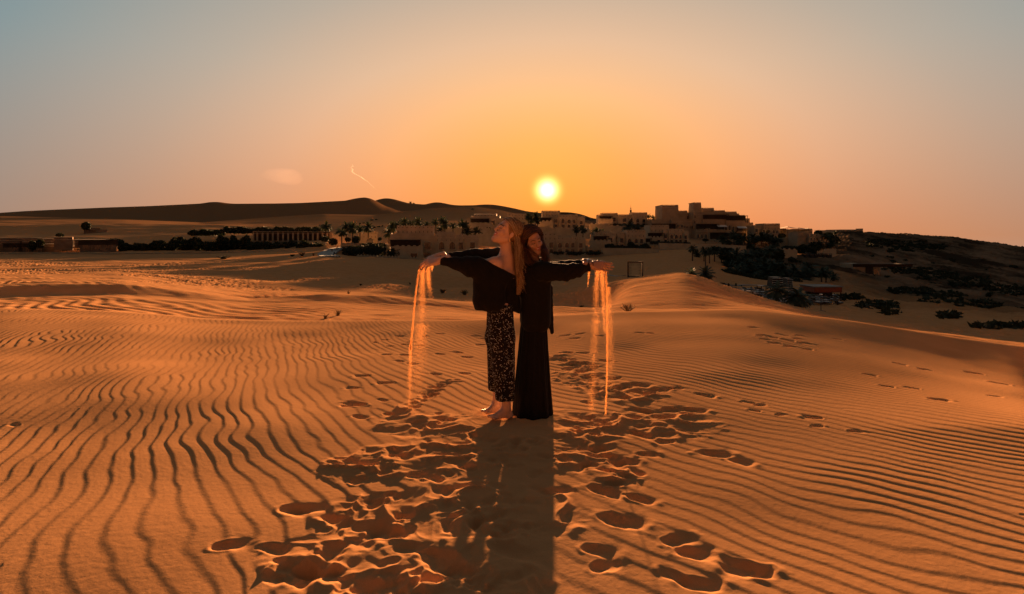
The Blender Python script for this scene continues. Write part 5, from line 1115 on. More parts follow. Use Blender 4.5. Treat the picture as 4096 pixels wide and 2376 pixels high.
# ---- person on the right: dark wavy hair, face turned to the camera
def right_person():
    base = W(2135, 1661, 4.50); base[2] = gz(base[0], base[1])
    root = tag(empty("person", base), "smiling person with dark wavy hair in a long black shirt and floor-length black skirt", "person")
    R = frame_from((.44, -.86, -.16), (-.36, .0, .93)); H = W(2127, 962, 4.43); s = 1.0
    head, hw, lips = head_parts(H, R, s)
    sh_n = W(2165, 1085, 4.34); sh_f = W(2150, 1075, 4.62); el_n = W(2258, 1088, 4.32); wr_n = W(2364, 1060, 4.30); el_f = W(2262, 1064, 4.58); wr_f = W(2358, 1048, 4.44)
    chest = W(2140, 1150, 4.49); hip = W(2138, 1330, 4.50); Rt = frame_from((.9, .3, 0), (0, 0, 1))
    fs = [(ell(chest, (.150, .10, .20), Rt), .02), (ell(hip, (.155, .115, .16), Rt), .08), (cap(chest, hip, .105, .11), .06), (cap(W(2130, 1090, 4.49), W(2128, 990, 4.46), .06, .046), .03), (cap(W(2130, 1075, 4.49), sh_n, .05, .05), .05), (cap(W(2130, 1070, 4.49), sh_f, .05, .05), .05),
          (cap(sh_n, el_n, .044, .036), .03), (cap(el_n, wr_n, .035, .024), .02), (cap(sh_f, el_f, .042, .035), .03), (cap(el_f, wr_f, .034, .023), .02)]
    for sx, yy in ((0, 4.44), (8, 4.56)):
        kn = W(2135 + sx, 1490, yy); an = W(2135 + sx, 1640, yy); fs += [(cap(W(2136 + sx, 1340, yy), kn, .085, .052), .04), (cap(kn, an, .05, .034), .03), (cap(an, an + np.array([.10, 0, -.02]), .034, .02), .03)]
    fs += hand_parts(wr_n, W(2440, 1068, 4.29) - wr_n, (.15, -.88, .42), (.05, .2, .9), 1.0, (.10, .16, .14), (.38, .45), .05)
    fs += hand_parts(wr_f, W(2436, 1058, 4.36) - wr_f, (.25, -.5, .83), (0, -.3, .9), .95, (.20, .25, .2), (.4, .5), .05)
    bodyf = union(fs)
    shirt = union([(rbox(W(2141, 1200, 4.50), (.148, .125, .27), .09, frame_from((1, .1, 0), (0.0, 0, 1))), .02), (cap(W(2120, 1085, 4.46), W(2172, 1092, 4.44), .085, .088), .05), (cap(W(2112, 1068, 4.48), W(2160, 1070, 4.60), .065, .07), .04), (cap(W(2105, 1080, 4.42), W(2100, 1160, 4.48), .06, .05), .05),
                   (cap(sh_n, W(2262, 1090, 4.32), .085, .066), .04), (cap(W(2255, 1090, 4.32), W(2305, 1083, 4.31), .066, .058), .03), (cap(W(2305, 1082, 4.31), W(2354, 1067, 4.31), .056, .038), .03), (cap(W(2165, 1080, 4.6), W(2258, 1066, 4.58), .07, .045), .04), (cap(W(2255, 1064, 4.58), W(2348, 1051, 4.46), .045, .031), .03), (cap(W(2200, 1150, 4.5), W(2208, 1330, 4.50), .02, .016), .05)])
    hz = P(0, 1338, 4.5).z; cx = W(2360, 0, 4.30)[0]
    def fsh(p):
        d = shirt(p); arm = np.clip((p[:, 0] - .30) / .1, 0, 1)
        d = d + fold(2.6, p, .0030, 40, 18, 12) * (1 - arm) + arm * (.0040 * np.sin(p[:, 0] * 95 + np.sin(p[:, 2] * 60 + p[:, 1] * 20) * 1.4) + .0028 * np.sin(p[:, 0] * 52 - p[:, 2] * 60 + 1))
        lim = np.where(p[:, 0] > .30, -1.0, hz - p[:, 2] + .01 * np.sin(p[:, 0] * 30)); d = smax(d, lim, .006)
        return smax(d, p[:, 0] - cx + .15 * (p[:, 2] - P(0, 1060, 4.3).z) , .004)
    lo = W(2040, 1360, 4.50); hi = W(2385, 1000, 4.45); lo[1] = 4.14; hi[1] = 4.78
    v, q = sdf_mesh(fsh, lo, hi, .0055); np_mesh("shirt", v - base, [q], [M_SHIRT], root)
    gz0 = P(0, 1661, 4.50).z
    def fsk(p):
        t = np.clip((P(0, 1300, 4.5).z - p[:, 2]) / .78, 0, 1); c = W(2136, 0, 4.5)[0] - .012 * t; hwid = .112 + .056 * t
        an = np.arctan2((p[:, 1] - 4.51) / .12, (p[:, 0] - c) / hwid); r = np.hypot((p[:, 0] - c) / hwid, (p[:, 1] - 4.51) / (.115 + .03 * t))
        d = (r - 1) * .115 + (.003 + .006 * t) * np.sin(an * 9 + np.sin(p[:, 2] * 3)) + .003 * np.sin(an * 21)
        return smax(smax(d, p[:, 2] - P(0, 1290, 4.5).z, .01), -.012 + gz0 * .2 - p[:, 2] - .0, .006)
    zt = P(0, 1100, 4.5).z
    def f(p):
        d = smin(bodyf(p), head(p), .018)
        return np.where(p[:, 2] < zt, np.maximum(d, np.minimum(shirt(p), fsk(p)) + .012), d)
    lo = W(2060, 1690, 4.50); hi = W(2455, 895, 4.45); lo[1] = 4.18; hi[1] = 4.74; lo[2] = -.03
    body_mesh(f, lo, hi, .0036, [M_SKIN2, M_LIP2], root, base, lips)
    face_details(root, base, hw, R, s, M_LIP2)
    lo = W(2035, 1700, 4.50); hi = W(2240, 1270, 4.50); lo[1] = 4.32; hi[1] = 4.70; lo[2] = -.04
    v, q = sdf_mesh(fsk, lo, hi, .0065); np_mesh("skirt", v - base, [q], [M_SKIRT], root)
    rng = random.Random(18); rs = np.random.RandomState(18); paths = []
    cen = H + s * (-.016 * R[1] + .036 * R[2]); rad = np.array([.092, .108, .099]) * s
    for i in range(1500):
        side = -1 if rng.random() < .5 else 1; k = rng.random() ** .9; a0 = math.radians(64) * (1 - k) - math.radians(40) * k
        st = np.array([side * rng.uniform(.0, .10), math.sin(a0), math.cos(a0)]); fe = (.34 - 1.1 * k * rng.random() - rng.uniform(0, .3)); le = side * math.sqrt(max(1 - fe * fe, 0)); en = np.array([le, fe, -.45])
        fly = rng.uniform(.03, .20) if rng.random() < .22 else 0; off = rng.uniform(0, .06); pts = []
        for t in np.linspace(0, 1, 6):
            v_ = st * (1 - t) + en * t + np.array([side * .34, .12 * (1 - k), .10]) * math.sin(math.pi * t); v_ /= np.linalg.norm(v_)
            pts.append(cen + (v_ * rad * (1 + off + fly * t)) @ R)
        ex = pts[-1]; right = (R[0] * side)[0] > 0
        if right: tgt = [W(2176 + rng.gauss(0, 5), 1000, 4.42), W(2180 + rng.gauss(0, 7), 1022, 4.41), W(2186 + rng.gauss(0, 7), 1044 + rng.uniform(-14, 8), 4.40)]
        else: tgt = [W(2099 + rng.gauss(0, 6), 990, 4.42), W(2106 + rng.gauss(0, 8), 1026, 4.40), W(2122 + rng.gauss(0, 16), 1054 + rng.uniform(-10, 16), 4.38)]
        if fe > .15 and not right and rng.random() < .35: tgt = [W(2122 + rng.gauss(0, 3), 1000, 4.33), W(2146 + rng.gauss(0, 6), 1022, 4.33), W(2168 + rng.gauss(0, 7), 1038, 4.34)]
        jy = rs.normal(0, .022) - fe * .02
        for j, q in enumerate(tgt):
            q2 = q + np.array([0, jy, 0]); q2[2] = min(q2[2], ex[2] - .02 * (j + 1)); pts.append(q2)
        c = catmull(pts, 36); tt = np.linspace(0, 1, 36); ph = rng.choice((0, 1.2, 2.4, 3.6, 5)) + rng.gauss(0, .35); am = .0030 + .0085 * sstep(.2, .7, tt)
        c[:, 0] += am * np.sin(tt * 24 + ph); c[:, 1] += am * np.cos(tt * 24 + ph); c[:, 2] += am * .5 * np.sin(tt * 21 + ph)
        paths.append(c)
    hr = strands("hair", paths, HD, root, base, .0015, rng)
    under = union([(ell(cen - .012 * R[1] * s, rad * np.array([.98, .93, .98]), R), .01), (cap(W(2106, 975, 4.47), W(2108, 1040, 4.46), .034, .04), .03), (cap(W(2160, 975, 4.50), W(2172, 1030, 4.48), .03, .026), .03), (cap(W(2130, 990, 4.52), W(2135, 1045, 4.50), .05, .05), .03)])
    cn = R[1] - .42 * R[2]; cn = cn / np.linalg.norm(cn); cp_ = H + s * .046 * R[1]; fc = ell(hw(0, .115, -.040), np.array([.045, .06, .08]) * s, R)
    def fh(p):
        inhead = (p[:, 2] > P(0, 1030, 4.4).z)
        return smax(smax(under(p), np.where(inhead, (p - cp_) @ cn, -1.0), .004), -fc(p), .006)
    lo = W(2070, 1080, 4.5); hi = W(2215, 895, 4.5); lo[1] = 4.28; hi[1] = 4.66
    v, q = sdf_mesh(fh, lo, hi, .0042); np_mesh("under_hair", v - base, [q], [mat("dark_under_hair", (.008, .005, .004), .95, spec=.05)], hr)
    br = MB()
    for k_ in (0, 1):
        d = (wr_n - el_n) / np.linalg.norm(wr_n - el_n); c0 = wr_n + d * (.012 + .008 * k_); a = np.cross(d, (0, 0, 1)); a /= np.linalg.norm(a); b2 = np.cross(d, a)
        br.tube([tuple(c0 + (a * math.cos(x) + b2 * math.sin(x)) * .0265 - base) for x in np.linspace(0, 2 * math.pi, 15)], .0022, 5)
    br.build("bracelet", M_WOOD, root, True)
    wt = MB(); d = (wr_f - el_f) / np.linalg.norm(wr_f - el_f); c0 = wr_f - d * .005; a = np.cross(d, (0, 0, 1)); a /= np.linalg.norm(a); b2 = np.cross(d, a)
    wt.tube([tuple(c0 + (a * math.cos(x) + b2 * math.sin(x)) * .0265 - base) for x in np.linspace(0, 2 * math.pi, 15)], .005, 5); wt.build("watch", mat("steel", (.6, .6, .6), .25, metal=1.0), root, True)
    return root
left_person(); right_person()

# ---- sand pouring from the hands
def grain_mat():
    m = bpy.data.materials.new("falling_grains"); m.use_nodes = True; nt = m.node_tree; N = nt.nodes.new; L = nt.links.new
    d = N('ShaderNodeBsdfDiffuse'); d.inputs[0].default_value = (.42, .21, .085, 1); t = N('ShaderNodeBsdfTranslucent'); t.inputs[0].default_value = (.52, .235, .075, 1); mx = N('ShaderNodeMixShader'); mx.inputs[0].default_value = .6
    L(d.outputs[0], mx.inputs[1]); L(t.outputs[0], mx.inputs[2]); L(mx.outputs[0], nt.nodes['Material Output'].inputs[0]); nt.nodes.remove(nt.nodes['Principled BSDF']); return m
M_GRAIN = grain_mat()
def stream(label, specs, seed):
    rs = np.random.RandomState(seed); P_ = []; S_ = []
    for (pts, w0, w1, n, size, bias, wob) in specs:
        t = rs.beta(*bias, n) ; line = catmull([W(u, v, Y) for u, v, Y in pts], 400); i = np.clip((t * 399).astype(int), 0, 399)
        c = line[i]; w = (w0 + (w1 - w0) * t) / FS * 4.3
        lane = np.sin(t * 0 + rs.randint(0, 5, n) * 1.7) * .45
        lane = np.where(rs.rand(n) < .45, lane, rs.normal(0, .35, n)); dx = (rs.normal(0, .36, n) + lane * .5) * w + wob * np.sin(t * 110 + 1.0) * .0007
        dy = rs.normal(0, .35, n) * w
        P_.append(c + np.stack([dx, dy, rs.normal(0, .006, n)], 1)); S_.append(size * rs.uniform(.5, 1.4, n))
    c = np.concatenate(P_); s = np.concatenate(S_); ok = c[:, 2] > 0.0; c = c[ok]; s = s[ok]; n = len(c)
    a = rs.normal(size=(n, 3)); a /= np.linalg.norm(a, axis=1)[:, None]; b = np.cross(a, rs.normal(size=(n, 3))); b /= np.linalg.norm(b, axis=1)[:, None]; d = np.cross(a, b)
    v = np.stack([c + a * s[:, None], c - a * s[:, None] * .5 + b * s[:, None] * .87, c - a * s[:, None] * .5 - b * s[:, None] * .87, c + d * s[:, None]], 1).reshape(-1, 3)
    k = np.arange(n)[:, None] * 4; f = np.concatenate([k + np.array([[0, 1, 2]]), k + np.array([[0, 3, 1]])])
    o = np_mesh("falling_sand", v, [f], [M_GRAIN], None, False); tag(o, label, "falling sand", kind='stuff')
stream("glowing orange sand pouring from the blond person's hands to the ground", [
    ([(1678, 1066, 4.25), (1663, 1175, 4.25), (1651, 1300, 4.25), (1642, 1400, 4.25)], 2.4, 5.0, 7000, .0016, (1, 1), 3),
    ([(1692, 1068, 4.26), (1688, 1130, 4.26), (1688, 1240, 4.26), (1680, 1400, 4.27)], 9, 30, 6500, .0012, (1, 1.5), 0),
    ([(1642, 1380, 4.25), (1640, 1500, 4.26), (1638, 1640, 4.27)], 7, 16, 3000, .0012, (1, 1.5), 2),
    ([(1685, 1300, 4.27), (1672, 1480, 4.28), (1665, 1640, 4.28)], 36, 60, 6500, .0010, (1, 2.0), 0),
    ([(1712, 1068, 4.30), (1713, 1110, 4.30), (1718, 1150, 4.30), (1724, 1200, 4.30)], 13, 12, 3000, .0012, (1, 2.2), 1),
    ([(1728, 1062, 4.33), (1727, 1080, 4.33)], 6, 5, 400, .0017, (1, 2), 0)], 3)
stream("glowing orange sand pouring from the dark-haired person's hands to the ground", [
    ([(2420, 1072, 4.29), (2426, 1140, 4.29), (2429, 1320, 4.29), (2428, 1490, 4.29), (2422, 1660, 4.30)], 3.0, 4.0, 10000, .0016, (1, 1.2), 2),
    ([(2405, 1072, 4.29), (2410, 1130, 4.29), (2414, 1230, 4.29), (2420, 1330, 4.29)], 14, 10, 5000, .0012, (1, 1.5), 0),
    ([(2391, 1070, 4.31), (2387, 1120, 4.31), (2384, 1200, 4.31), (2384, 1290, 4.31)], 7, 24, 4500, .0011, (1, 1.4), 0),
    ([(2432, 1150, 4.29), (2438, 1350, 4.30), (2440, 1560, 4.30)], 14, 30, 6500, .0010, (1, 1.6), 0),
    ([(2384, 1280, 4.31), (2376, 1400, 4.31), (2368, 1560, 4.32), (2366, 1640, 4.32)], 22, 20, 5000, .0010, (1, 1.3), 0),
    ([(2357, 1086, 4.33), (2354, 1110, 4.33), (2351, 1150, 4.33)], 5, 4, 500, .0016, (1, 2), 0)], 4)
# ------------------------------------------------------------------ beach club, frames, road, left-hand settlement, shrubs
M_METAL = mat("dark_metal", (0.02, 0.018, 0.017), .5, metal=.3); M_GREYC = mat("grey_cushion", (0.11, 0.12, 0.125), .9, .2, 2.0); M_WHITE = mat("white_towel", (0.45, 0.45, 0.45), .9)
M_RED = mat("red_valance", (0.17, 0.045, 0.02), .85, .15, 2.0); M_ROOF = mat("grey_roof", (0.09, 0.10, 0.10), .8, .3, 2.0); M_ROAD = mat("pale_road", (0.17, 0.17, 0.165), .85, .15, .8, .4, 4.0); M_LAMP = mat("lamp_glass", (.7, .65, .55), .3)
M_STRIPE = mat("pale_stripe", (.34, .34, .33), .85)
# open lattice frame standing on the sand
def photo_frame():
    c = on_ground(2541, 1108, 92, 112); Y = c.y; root = tag(empty("lattice_frame", c, math.radians(-6)), "big square dark metal frame with hexagon lattice round an arched opening, on the sand", "frame")
    w = 31 / FS * Y; h = 62 / FS * Y; b = MB(); t = w * .085
    b.box(-w, -w + 2 * t, -.1, .1, -.5, h); b.box(w - 2 * t, w, -.1, .1, -.5, h); b.box(-w + 2 * t, w - 2 * t, -.095, .095, h - 2 * t, h); b.box(-w + 2 * t, w - 2 * t, -.095, .095, 0.02, 1.6 * t); b.build("outer_frame", M_METAL, root)
    l = MB(); r = w * .135; hx = r * math.sqrt(3)
    def ins(x, z): return (abs(x) < w * .58 and z < h * .58) or (z >= h * .58 and (x / (w * .58)) ** 2 + ((z - h * .58) / (h * .22)) ** 2 < 1)
    for i in range(-8, 9):
        for j in range(0, 12):
            cx = i * hx + (j % 2) * hx / 2; cz = j * r * 1.5 + r
            if abs(cx) > w - r or cz > h - r * .8: continue
            if ins(cx, cz): continue
            pts = [(cx + r * math.cos(math.pi / 6 + k * math.pi / 3), 0, cz + r * math.sin(math.pi / 6 + k * math.pi / 3)) for k in range(6)]
            for k in range(3): l.tube([pts[k], pts[k + 1]], .024, 4)
            l.tube([pts[4], pts[5]], .024, 4)
    l.build("lattice", M_METAL, root)
photo_frame()
# slender walkway edge line behind the right-hand sand
def ribbon(name, pts, w, m, label, cat, thick=.05, kind=None):
    b = MB(); V = []
    P3 = [Vector(p) for p in catmull([tuple(p) for p in pts], 40)]
    for k, p in enumerate(P3):
        t = (P3[min(k + 1, 39)] - P3[max(k - 1, 0)]); t.z = 0; t.normalize(); s = Vector((-t.y, t.x, 0)); g = max(gz(*(p + s * q).xy) for q in (-w / 2, 0, w / 2)) + .04
        for q in (-w / 2, w / 2): V.append((p.x + s.x * q, p.y + s.y * q, g + thick))
        for q in (-w / 2, w / 2): V.append((p.x + s.x * q, p.y + s.y * q, g - .4))
    F = []
    for k in range(39):
        a = k * 4; F += [(a, a + 1, a + 5, a + 4), (a, a + 4, a + 6, a + 2), (a + 1, a + 3, a + 7, a + 5)]
    b.add(V, F); o = b.build(name, m); tag(o, label, cat, kind=kind); return o
ribbon("path", [on_ground(2890, 1136, 118, 135), on_ground(3000, 1141, 118, 138), on_ground(3120, 1146, 118, 140), on_ground(3240, 1152, 118, 145)], 1.2, M_ROAD, None, None, kind='structure')
ribbon("road", [on_ground(1400, 990, 195, 235), on_ground(1372, 995, 190, 225), on_ground(1330, 1004, 175, 215), on_ground(1305, 1018, 165, 205), on_ground(1325, 1028, 160, 192)], 5.5, M_ROAD, None, None, kind='structure')
ribbon("path", [on_ground(2290, 1098, 105, 135), on_ground(2350, 1098, 105, 135), on_ground(2430, 1100, 105, 135), on_ground(2500, 1103, 105, 135)], .7, M_ROAD, None, None, kind='structure')
for i, (u, v) in enumerate([(1328, 1012), (1348, 1004), (1337, 1026)]):
    p = on_ground(u, v, 165, 215); b = MB(); b.lathe([(.22, -.3), (.22, 1.3), (.16, 1.45), (.03, 1.5)], n=8); o = b.build("bollard", M_METAL); o.location = p
    tag(o, ["dark bollard at the outer bend of the curving road", "dark bollard furthest up the curving road", "dark bollard nearest the dune below the road"][i], "bollard", "bollards along the road")
# sun loungers
def lounger():
    root = empty("sun_lounger"); b = MB(); b.box(-.42, .42, -1.1, 1.1, .22, .30)
    for x in (-.38, .32):
        for y in (-1.0, .9): b.box(x, x + .06, y, y + .06, -.3, .22)
    b.build("frame", M_METAL, root)
    c = MB(); c.box(-.40, .40, -1.08, .35, .30, .42); c.add([(-.40, .35, .30), (.40, .35, .30), (.40, 1.05, .72), (-.40, 1.05, .72), (-.40, .35, .42), (.40, .35, .42), (.40, 1.0, .84), (-.40, 1.0, .84)], [(0, 3, 2, 1), (4, 5, 6, 7), (0, 1, 5, 4), (2, 3, 7, 6), (1, 2, 6, 5), (3, 0, 4, 7)]); c.build("cushion", M_GREYC, root)
    t = MB(); t.box(-.28, .28, -.6, -.1, .425, .48); t.build("towel", M_WHITE, root)
    return root
proto = None; rl = random.Random(4); nl_ = 0
G_L = "grey sun loungers of the beach club"
rowspec = [("back", 1166, [2952, 2964, 2986, 2998, 3022, 3034, 3160, 3172]), ("second", 1176, [2968, 2980, 2992, 3004, 3018, 3030, 3042, 3148, 3162, 3176]), ("third", 1186, [2984, 2998, 3012, 3026, 3040, 3150, 3166, 3180, 3246, 3262, 3280, 3300, 3320]),
           ("fourth", 1196, [3060, 3078, 3096, 3128, 3142, 3250, 3268, 3286, 3304, 3324, 3344]), ("fifth", 1206, [3082, 3100, 3118, 3136, 3248, 3266, 3286, 3306, 3326, 3346]), ("front", 1217, [3120, 3136, 3152, 3236, 3254, 3274, 3294, 3316, 3338])]
for nm, v, us in rowspec:
    for i, u in enumerate(us):
        p = on_ground(u, v, 76, 122)
        if proto is None: proto = lounger(); o = proto
        else: o = copy_tree(proto)
        o.location = p + Vector((rl.uniform(-.4, .4), rl.uniform(-.8, .8), .05)); o.rotation_euler = (0, 0, math.radians(90) + rl.uniform(-.9, .9))
        tag(o, f"{ORD[i]} grey sun lounger from the left in the {nm} row of the beach club", "sun lounger", G_L)
# small clipped columns and potted plants along the path
for i, (u, v, h) in enumerate([(2914, 1146, 14), (2944, 1147, 14), (2966, 1148, 8), (2937, 1160, 9), (2974, 1160, 12), (2995, 1160, 8), (3006, 1160, 12), (3070, 1157, 9), (3082, 1160, 8), (3176, 1168, 12), (2902, 1142, 5), (3064, 1180, 9)]):
    p = on_ground(u, v, 95, 140); hh = h / FS * p.y; root = tag(empty("clipped_shrub", p), f"{ORD[i]} small dark clipped shrub of the beach club, counted from the path's left end", "shrub", "clipped shrubs of the beach club")
    leaf_volume("foliage", [(0, 0, hh * .55, hh * .22, hh * .22, hh * .5)], M_LEAF, prng, 90, .12, root); b = MB(); b.tube([(0, 0, -.3), (0, 0, hh * .8)], [hh * .12, hh * .06], 6); b.build("stem", M_TRUNK, root)
# red-valanced bar
def bar():
    c = on_ground(3285, 1190, 90, 116); Y = c.y; root = tag(empty("pool_bar", c, math.radians(3)), "open-sided bar with flat grey roof and deep red valance beside the loungers", "bar")
    k = Y / FS; w = 58 * k; b = MB(); b.box(-w, w, -2.2, 2.6, 44 * k, 47 * k); b.box(-w * 1.03, w * 1.03, -2.35, 2.75, 47.2 * k, 48.5 * k); b.build("roof", M_ROOF, root)
    v = MB(); v.box(-w * .98, w * .98, -2.15, -2.08, 25 * k, 44 * k - .01); v.box(w * .94, w * .98, -2.08, 2.5, 25 * k, 44 * k - .01); v.box(-w * .98, -w * .94, -2.08, 2.5, 25 * k, 44 * k - .01); v.build("valance", M_RED, root)
    for x in (-.9, -.35, .30, .92): p = MB(); p.box(x * w - .08, x * w + .08, -2.05, -1.9, -.5, 44 * k); p.build("post", M_METAL, root)
    q = MB(); q.box(-w * .85, w * .85, .5, 1.2, -.5, 1.1); q.box(-w * .88, w * .88, .4, 1.3, 1.11, 1.18); q.build("counter", M_WOOD, root)
bar()
def lookout():
    c = on_ground(3046, 1172, 95, 128); k = c.y / FS; root = tag(empty("lookout_seat", c), "dark open-frame lookout seat with flat roof among the loungers", "seat")
    b = MB()
    for x in (-1, 1):
        for y in (-1, 1): b.box(x * 9 * k - .06, x * 9 * k + .06, y * .9 - .06, y * .9 + .06, -.4, 28 * k)
    b.build("posts", M_METAL, root); b = MB(); b.box(-11 * k, 11 * k, -1.15, 1.15, 28 * k, 29.5 * k); b.build("roof", M_METAL, root); b = MB(); b.box(-9 * k, 9 * k, -.85, .85, 10 * k, 12 * k); b.box(-9 * k, 9 * k, .7, .85, 12 * k, 20 * k); b.build("seat", M_WOOD, root)
    c = on_ground(3024, 1173, 95, 128); b = MB(); b.box(-1.0, 1.0, -.5, .5, -.3, 11 * k); b.box(-1.08, 1.08, -.58, .58, 11 * k + .004, 12 * k); o = b.build("towel_cabinet", M_WOOD); o.location = c; tag(o, "low dark cabinet standing left of the lookout seat", "cabinet")
lookout()
for i, (u, v0, v1, w, l) in enumerate([(3099, 1108, 1146, 21, "wider dark tent with pale horizontal stripes at the garden's lower edge"), (3148, 1112, 1146, 12, "narrow dark striped tent right of the wider one")]):
    c = on_ground(u, v1, 118, 150); k = c.y / FS; root = tag(empty("striped_tent", c), l, "tent", "striped tents"); b = MB(); h = (v1 - v0) * k
    b.frustum(-w * k, w * k, -1.5, 1.5, -.5, h, .25); b.build("cloth", M_METAL, root); s_ = MB()
    for j in range(4):
        z = h * (.22 + .22 * j); s_.box(-w * k * (1 - .03 * j) + .02, w * k * (1 - .03 * j) - .02, -1.56, -1.2, z, z + h * .045)
    s_.build("stripe", M_STRIPE, root)
def lamp_post():
    c = on_ground(3284, 1249, 74, 96); k = c.y / FS; root = tag(empty("lamp_post", c), "thin lamp post on a heavy square base in front of the loungers", "lamp post")
    b = MB(); b.box(-12 * k, 12 * k, -.4, .4, -.3, 6 * k); b.build("base", M_WOOD, root); b = MB(); b.tube([(0, 0, 6 * k), (0, 0, 70 * k)], .05, 6); b.build("pole", M_METAL, root); b = MB(); b.lathe([(.05, 70 * k), (.25, 70.5 * k), (.2, 73 * k), (.04, 74 * k)], n=8); b.build("lamp", M_LAMP, root)
lamp_post()
# low cabanas on the ridge below the courtyard
for i, (u0, u1, v0, v1, l) in enumerate([(3218, 1 + 3235, 1011, 1020, "leftmost dark low cabana on the sand ridge below the courtyard"), (3238, 3256, 1015, 1021, "flat dark daybed right of the leftmost cabana"), (3270, 3286, 1012, 1019, "middle dark low cabana on the sand ridge"), (3290, 3304, 1013, 1020, "dark cabana right of the middle one"), (3306, 3323, 1014, 1021, "rightmost dark daybed on the sand ridge"), (3261, 3268, 1018, 1021, "tiny dark table between the cabanas")]):
    c = P((u0 + u1) / 2, v1, 212); g = gz(c.x, c.y); c = Vector((c.x, c.y, max(c.z, g))); k = 212 / FS; w = (u1 - u0) / 2 * k; h = (v1 - v0) * k
    root = tag(empty("cabana", c), l, "cabana", "cabanas on the sand ridge"); b = MB(); b.box(-w, w, -.8, .8, h * .82, h); b.build("roof", M_METAL, root); b = MB()
    for x in (-1, 1):
        for y in (-.7, .7): b.box(x * w * .9 - .06, x * w * .9 + .06, y - .06, y + .06, -1.0, h * .82)
    b.box(-w * .85, w * .85, -.6, .6, -1.0, h * .35); b.build("seat", M_METAL, root)
# pale flat roofs inside the garden
for u, v0, v1, w, l in [(3022, 1034, 1046, 34, "pale flat-roofed kiosk showing between the garden palms"), (2893, 1000, 1010, 40, "dark open pergola at the end of the tall retaining wall")]:
    Y = 176 if w == 34 else 206; c = P(u, v1, Y); k = Y / FS; root = tag(empty("kiosk" if w == 34 else "pergola", c), l, "kiosk" if w == 34 else "pergola"); b = MB(); b.box(-w / 2 * k, w / 2 * k, -1.5, 1.5, (v1 - v0) * k * .7, (v1 - v0) * k); b.build("roof", M_ROOF if w == 34 else M_WOOD, root)
    b = MB()
    for x in (-.9, -.3, .3, .9): b.box(x * w / 2 * k - .12, x * w / 2 * k + .12, -1.2, -1.0, -3, (v1 - v0) * k * .7); b.box(x * w / 2 * k - .12, x * w / 2 * k + .12, 1.0, 1.2, -3, (v1 - v0) * k * .7)
    if w == 34: b.box(-w / 2 * k * .9, w / 2 * k * .9, -.9, .9, -3, (v1 - v0) * k * .65)
    b.build("post", M_PLASTER if w == 34 else M_WOOD, root)
# ---- left-hand side: weathered houses, arcade, dark groves
def house(name, label, Y, blocks, wins=(), logs=(), cat="house"):
    u0 = min(b_[0] for b_ in blocks); u1 = max(b_[1] for b_ in blocks); b = Bld(name, label, cat, Y, u0, u1, max(b_[3] for b_ in blocks))
    for bl in blocks: b.block(bl[0], bl[1], bl[2], bl[3], bl[4] if len(bl) > 4 else 0, 8, False)
    for w_ in wins: b.win(*w_[:4], arch=(len(w_) > 4), frame=False)
    for l_ in logs: b.loggia(*l_, 0, 1.2)
    b.done(M_STONE)
house("stone_house", "low stone house at the left edge of the photo with dark doorways", 200, [(-20, 60, 965, 1006), (55, 105, 972, 1008, 1), (-20, 30, 948, 970, 3)], [(36, 976, 990, 14), (50, 980, 1004, 6), (85, 982, 1004, 10)], [(28, 80, 974, 990)])
house("stone_house", "stone house with two dark openings just left of the rounded dark tree", 204, [(105, 180, 955, 1006), (66, 176, 951, 962, 3)], [(120, 974, 1002, 14), (136, 976, 1000, 10), (160, 974, 992, 16)])
house("stone_house", "wide low house with a yellowish wall and row of openings", 206, [(180, 300, 985, 1010), (195, 230, 975, 1008, -1)], [(196, 990, 1006, 8), (216, 990, 1006, 8), (284, 990, 1004, 10), (250, 992, 1006, 12)])
house("stone_house", "taller house with dark hipped upper floor at the middle of the left settlement", 202, [(292, 335, 948, 975, 2), (335, 425, 962, 1004), (340, 415, 958, 965, 2)], [(352, 968, 1000, 16), (378, 968, 1000, 16), (404, 968, 1000, 14)], [(332, 428, 960, 980)])
house("white_house", "small bright flat-roofed house on the slope beside the lone left tree", 330, [(352, 392, 912, 924), (376, 404, 918, 928, -1)], [(372, 915, 922, 5)])
def arcade():
    b = Bld("arcade", "long dark arcade with pale pillars half hidden by the left grove", "arcade", 235, 1000, 1300, 965); b.block(1040, 1310, 926, 968, 1.2, 8, False); b.loggia(1045, 1300, 930, 962, 1.2, .6, posts=False)
    for i in range(15):
        u = 1050 + i * 17; m_ = MB(); x = b.X(u, 235); m_.box(x - .35, x + .35, -.2, .5, b.Z(966, 235) - 1, b.Z(931, 235)); m_.build("pillar", M_PLASTER_DARK, b.root)
    b.done(M_PLASTER_DARK)
arcade()
long_wall("pale low wall along the top of the left plain", [(0, 1010, 1020), (300, 1010, 1020), (600, 1012, 1020), (900, 1006, 1014), (1180, 1000, 1008)], 196, "garden_wall", mt=M_PLASTER)
lg = [(345, 888, 920, 34, "lone dark tree beside the small bright house on the left slope", 326, "tree"), (460, 955, 984, 58, "large rounded dark tree right of the left settlement", 212, "tree"), (130, 962, 1000, 26, "dark narrow tree between the left stone houses", 198, "tree"), (160, 958, 990, 28, "round dark tree over the second stone house", 199, "tree"), (240, 935, 948, 26, "small bush above the left settlement", 225, "bush")]
for u, v0, v1, w, l, Y, ct in lg: bush("dense_tree" if ct == "tree" else "bush", l, ct, Y, [(u - w / 2, u + w / 2, v0, v1)], dens=14, leaf=.4)
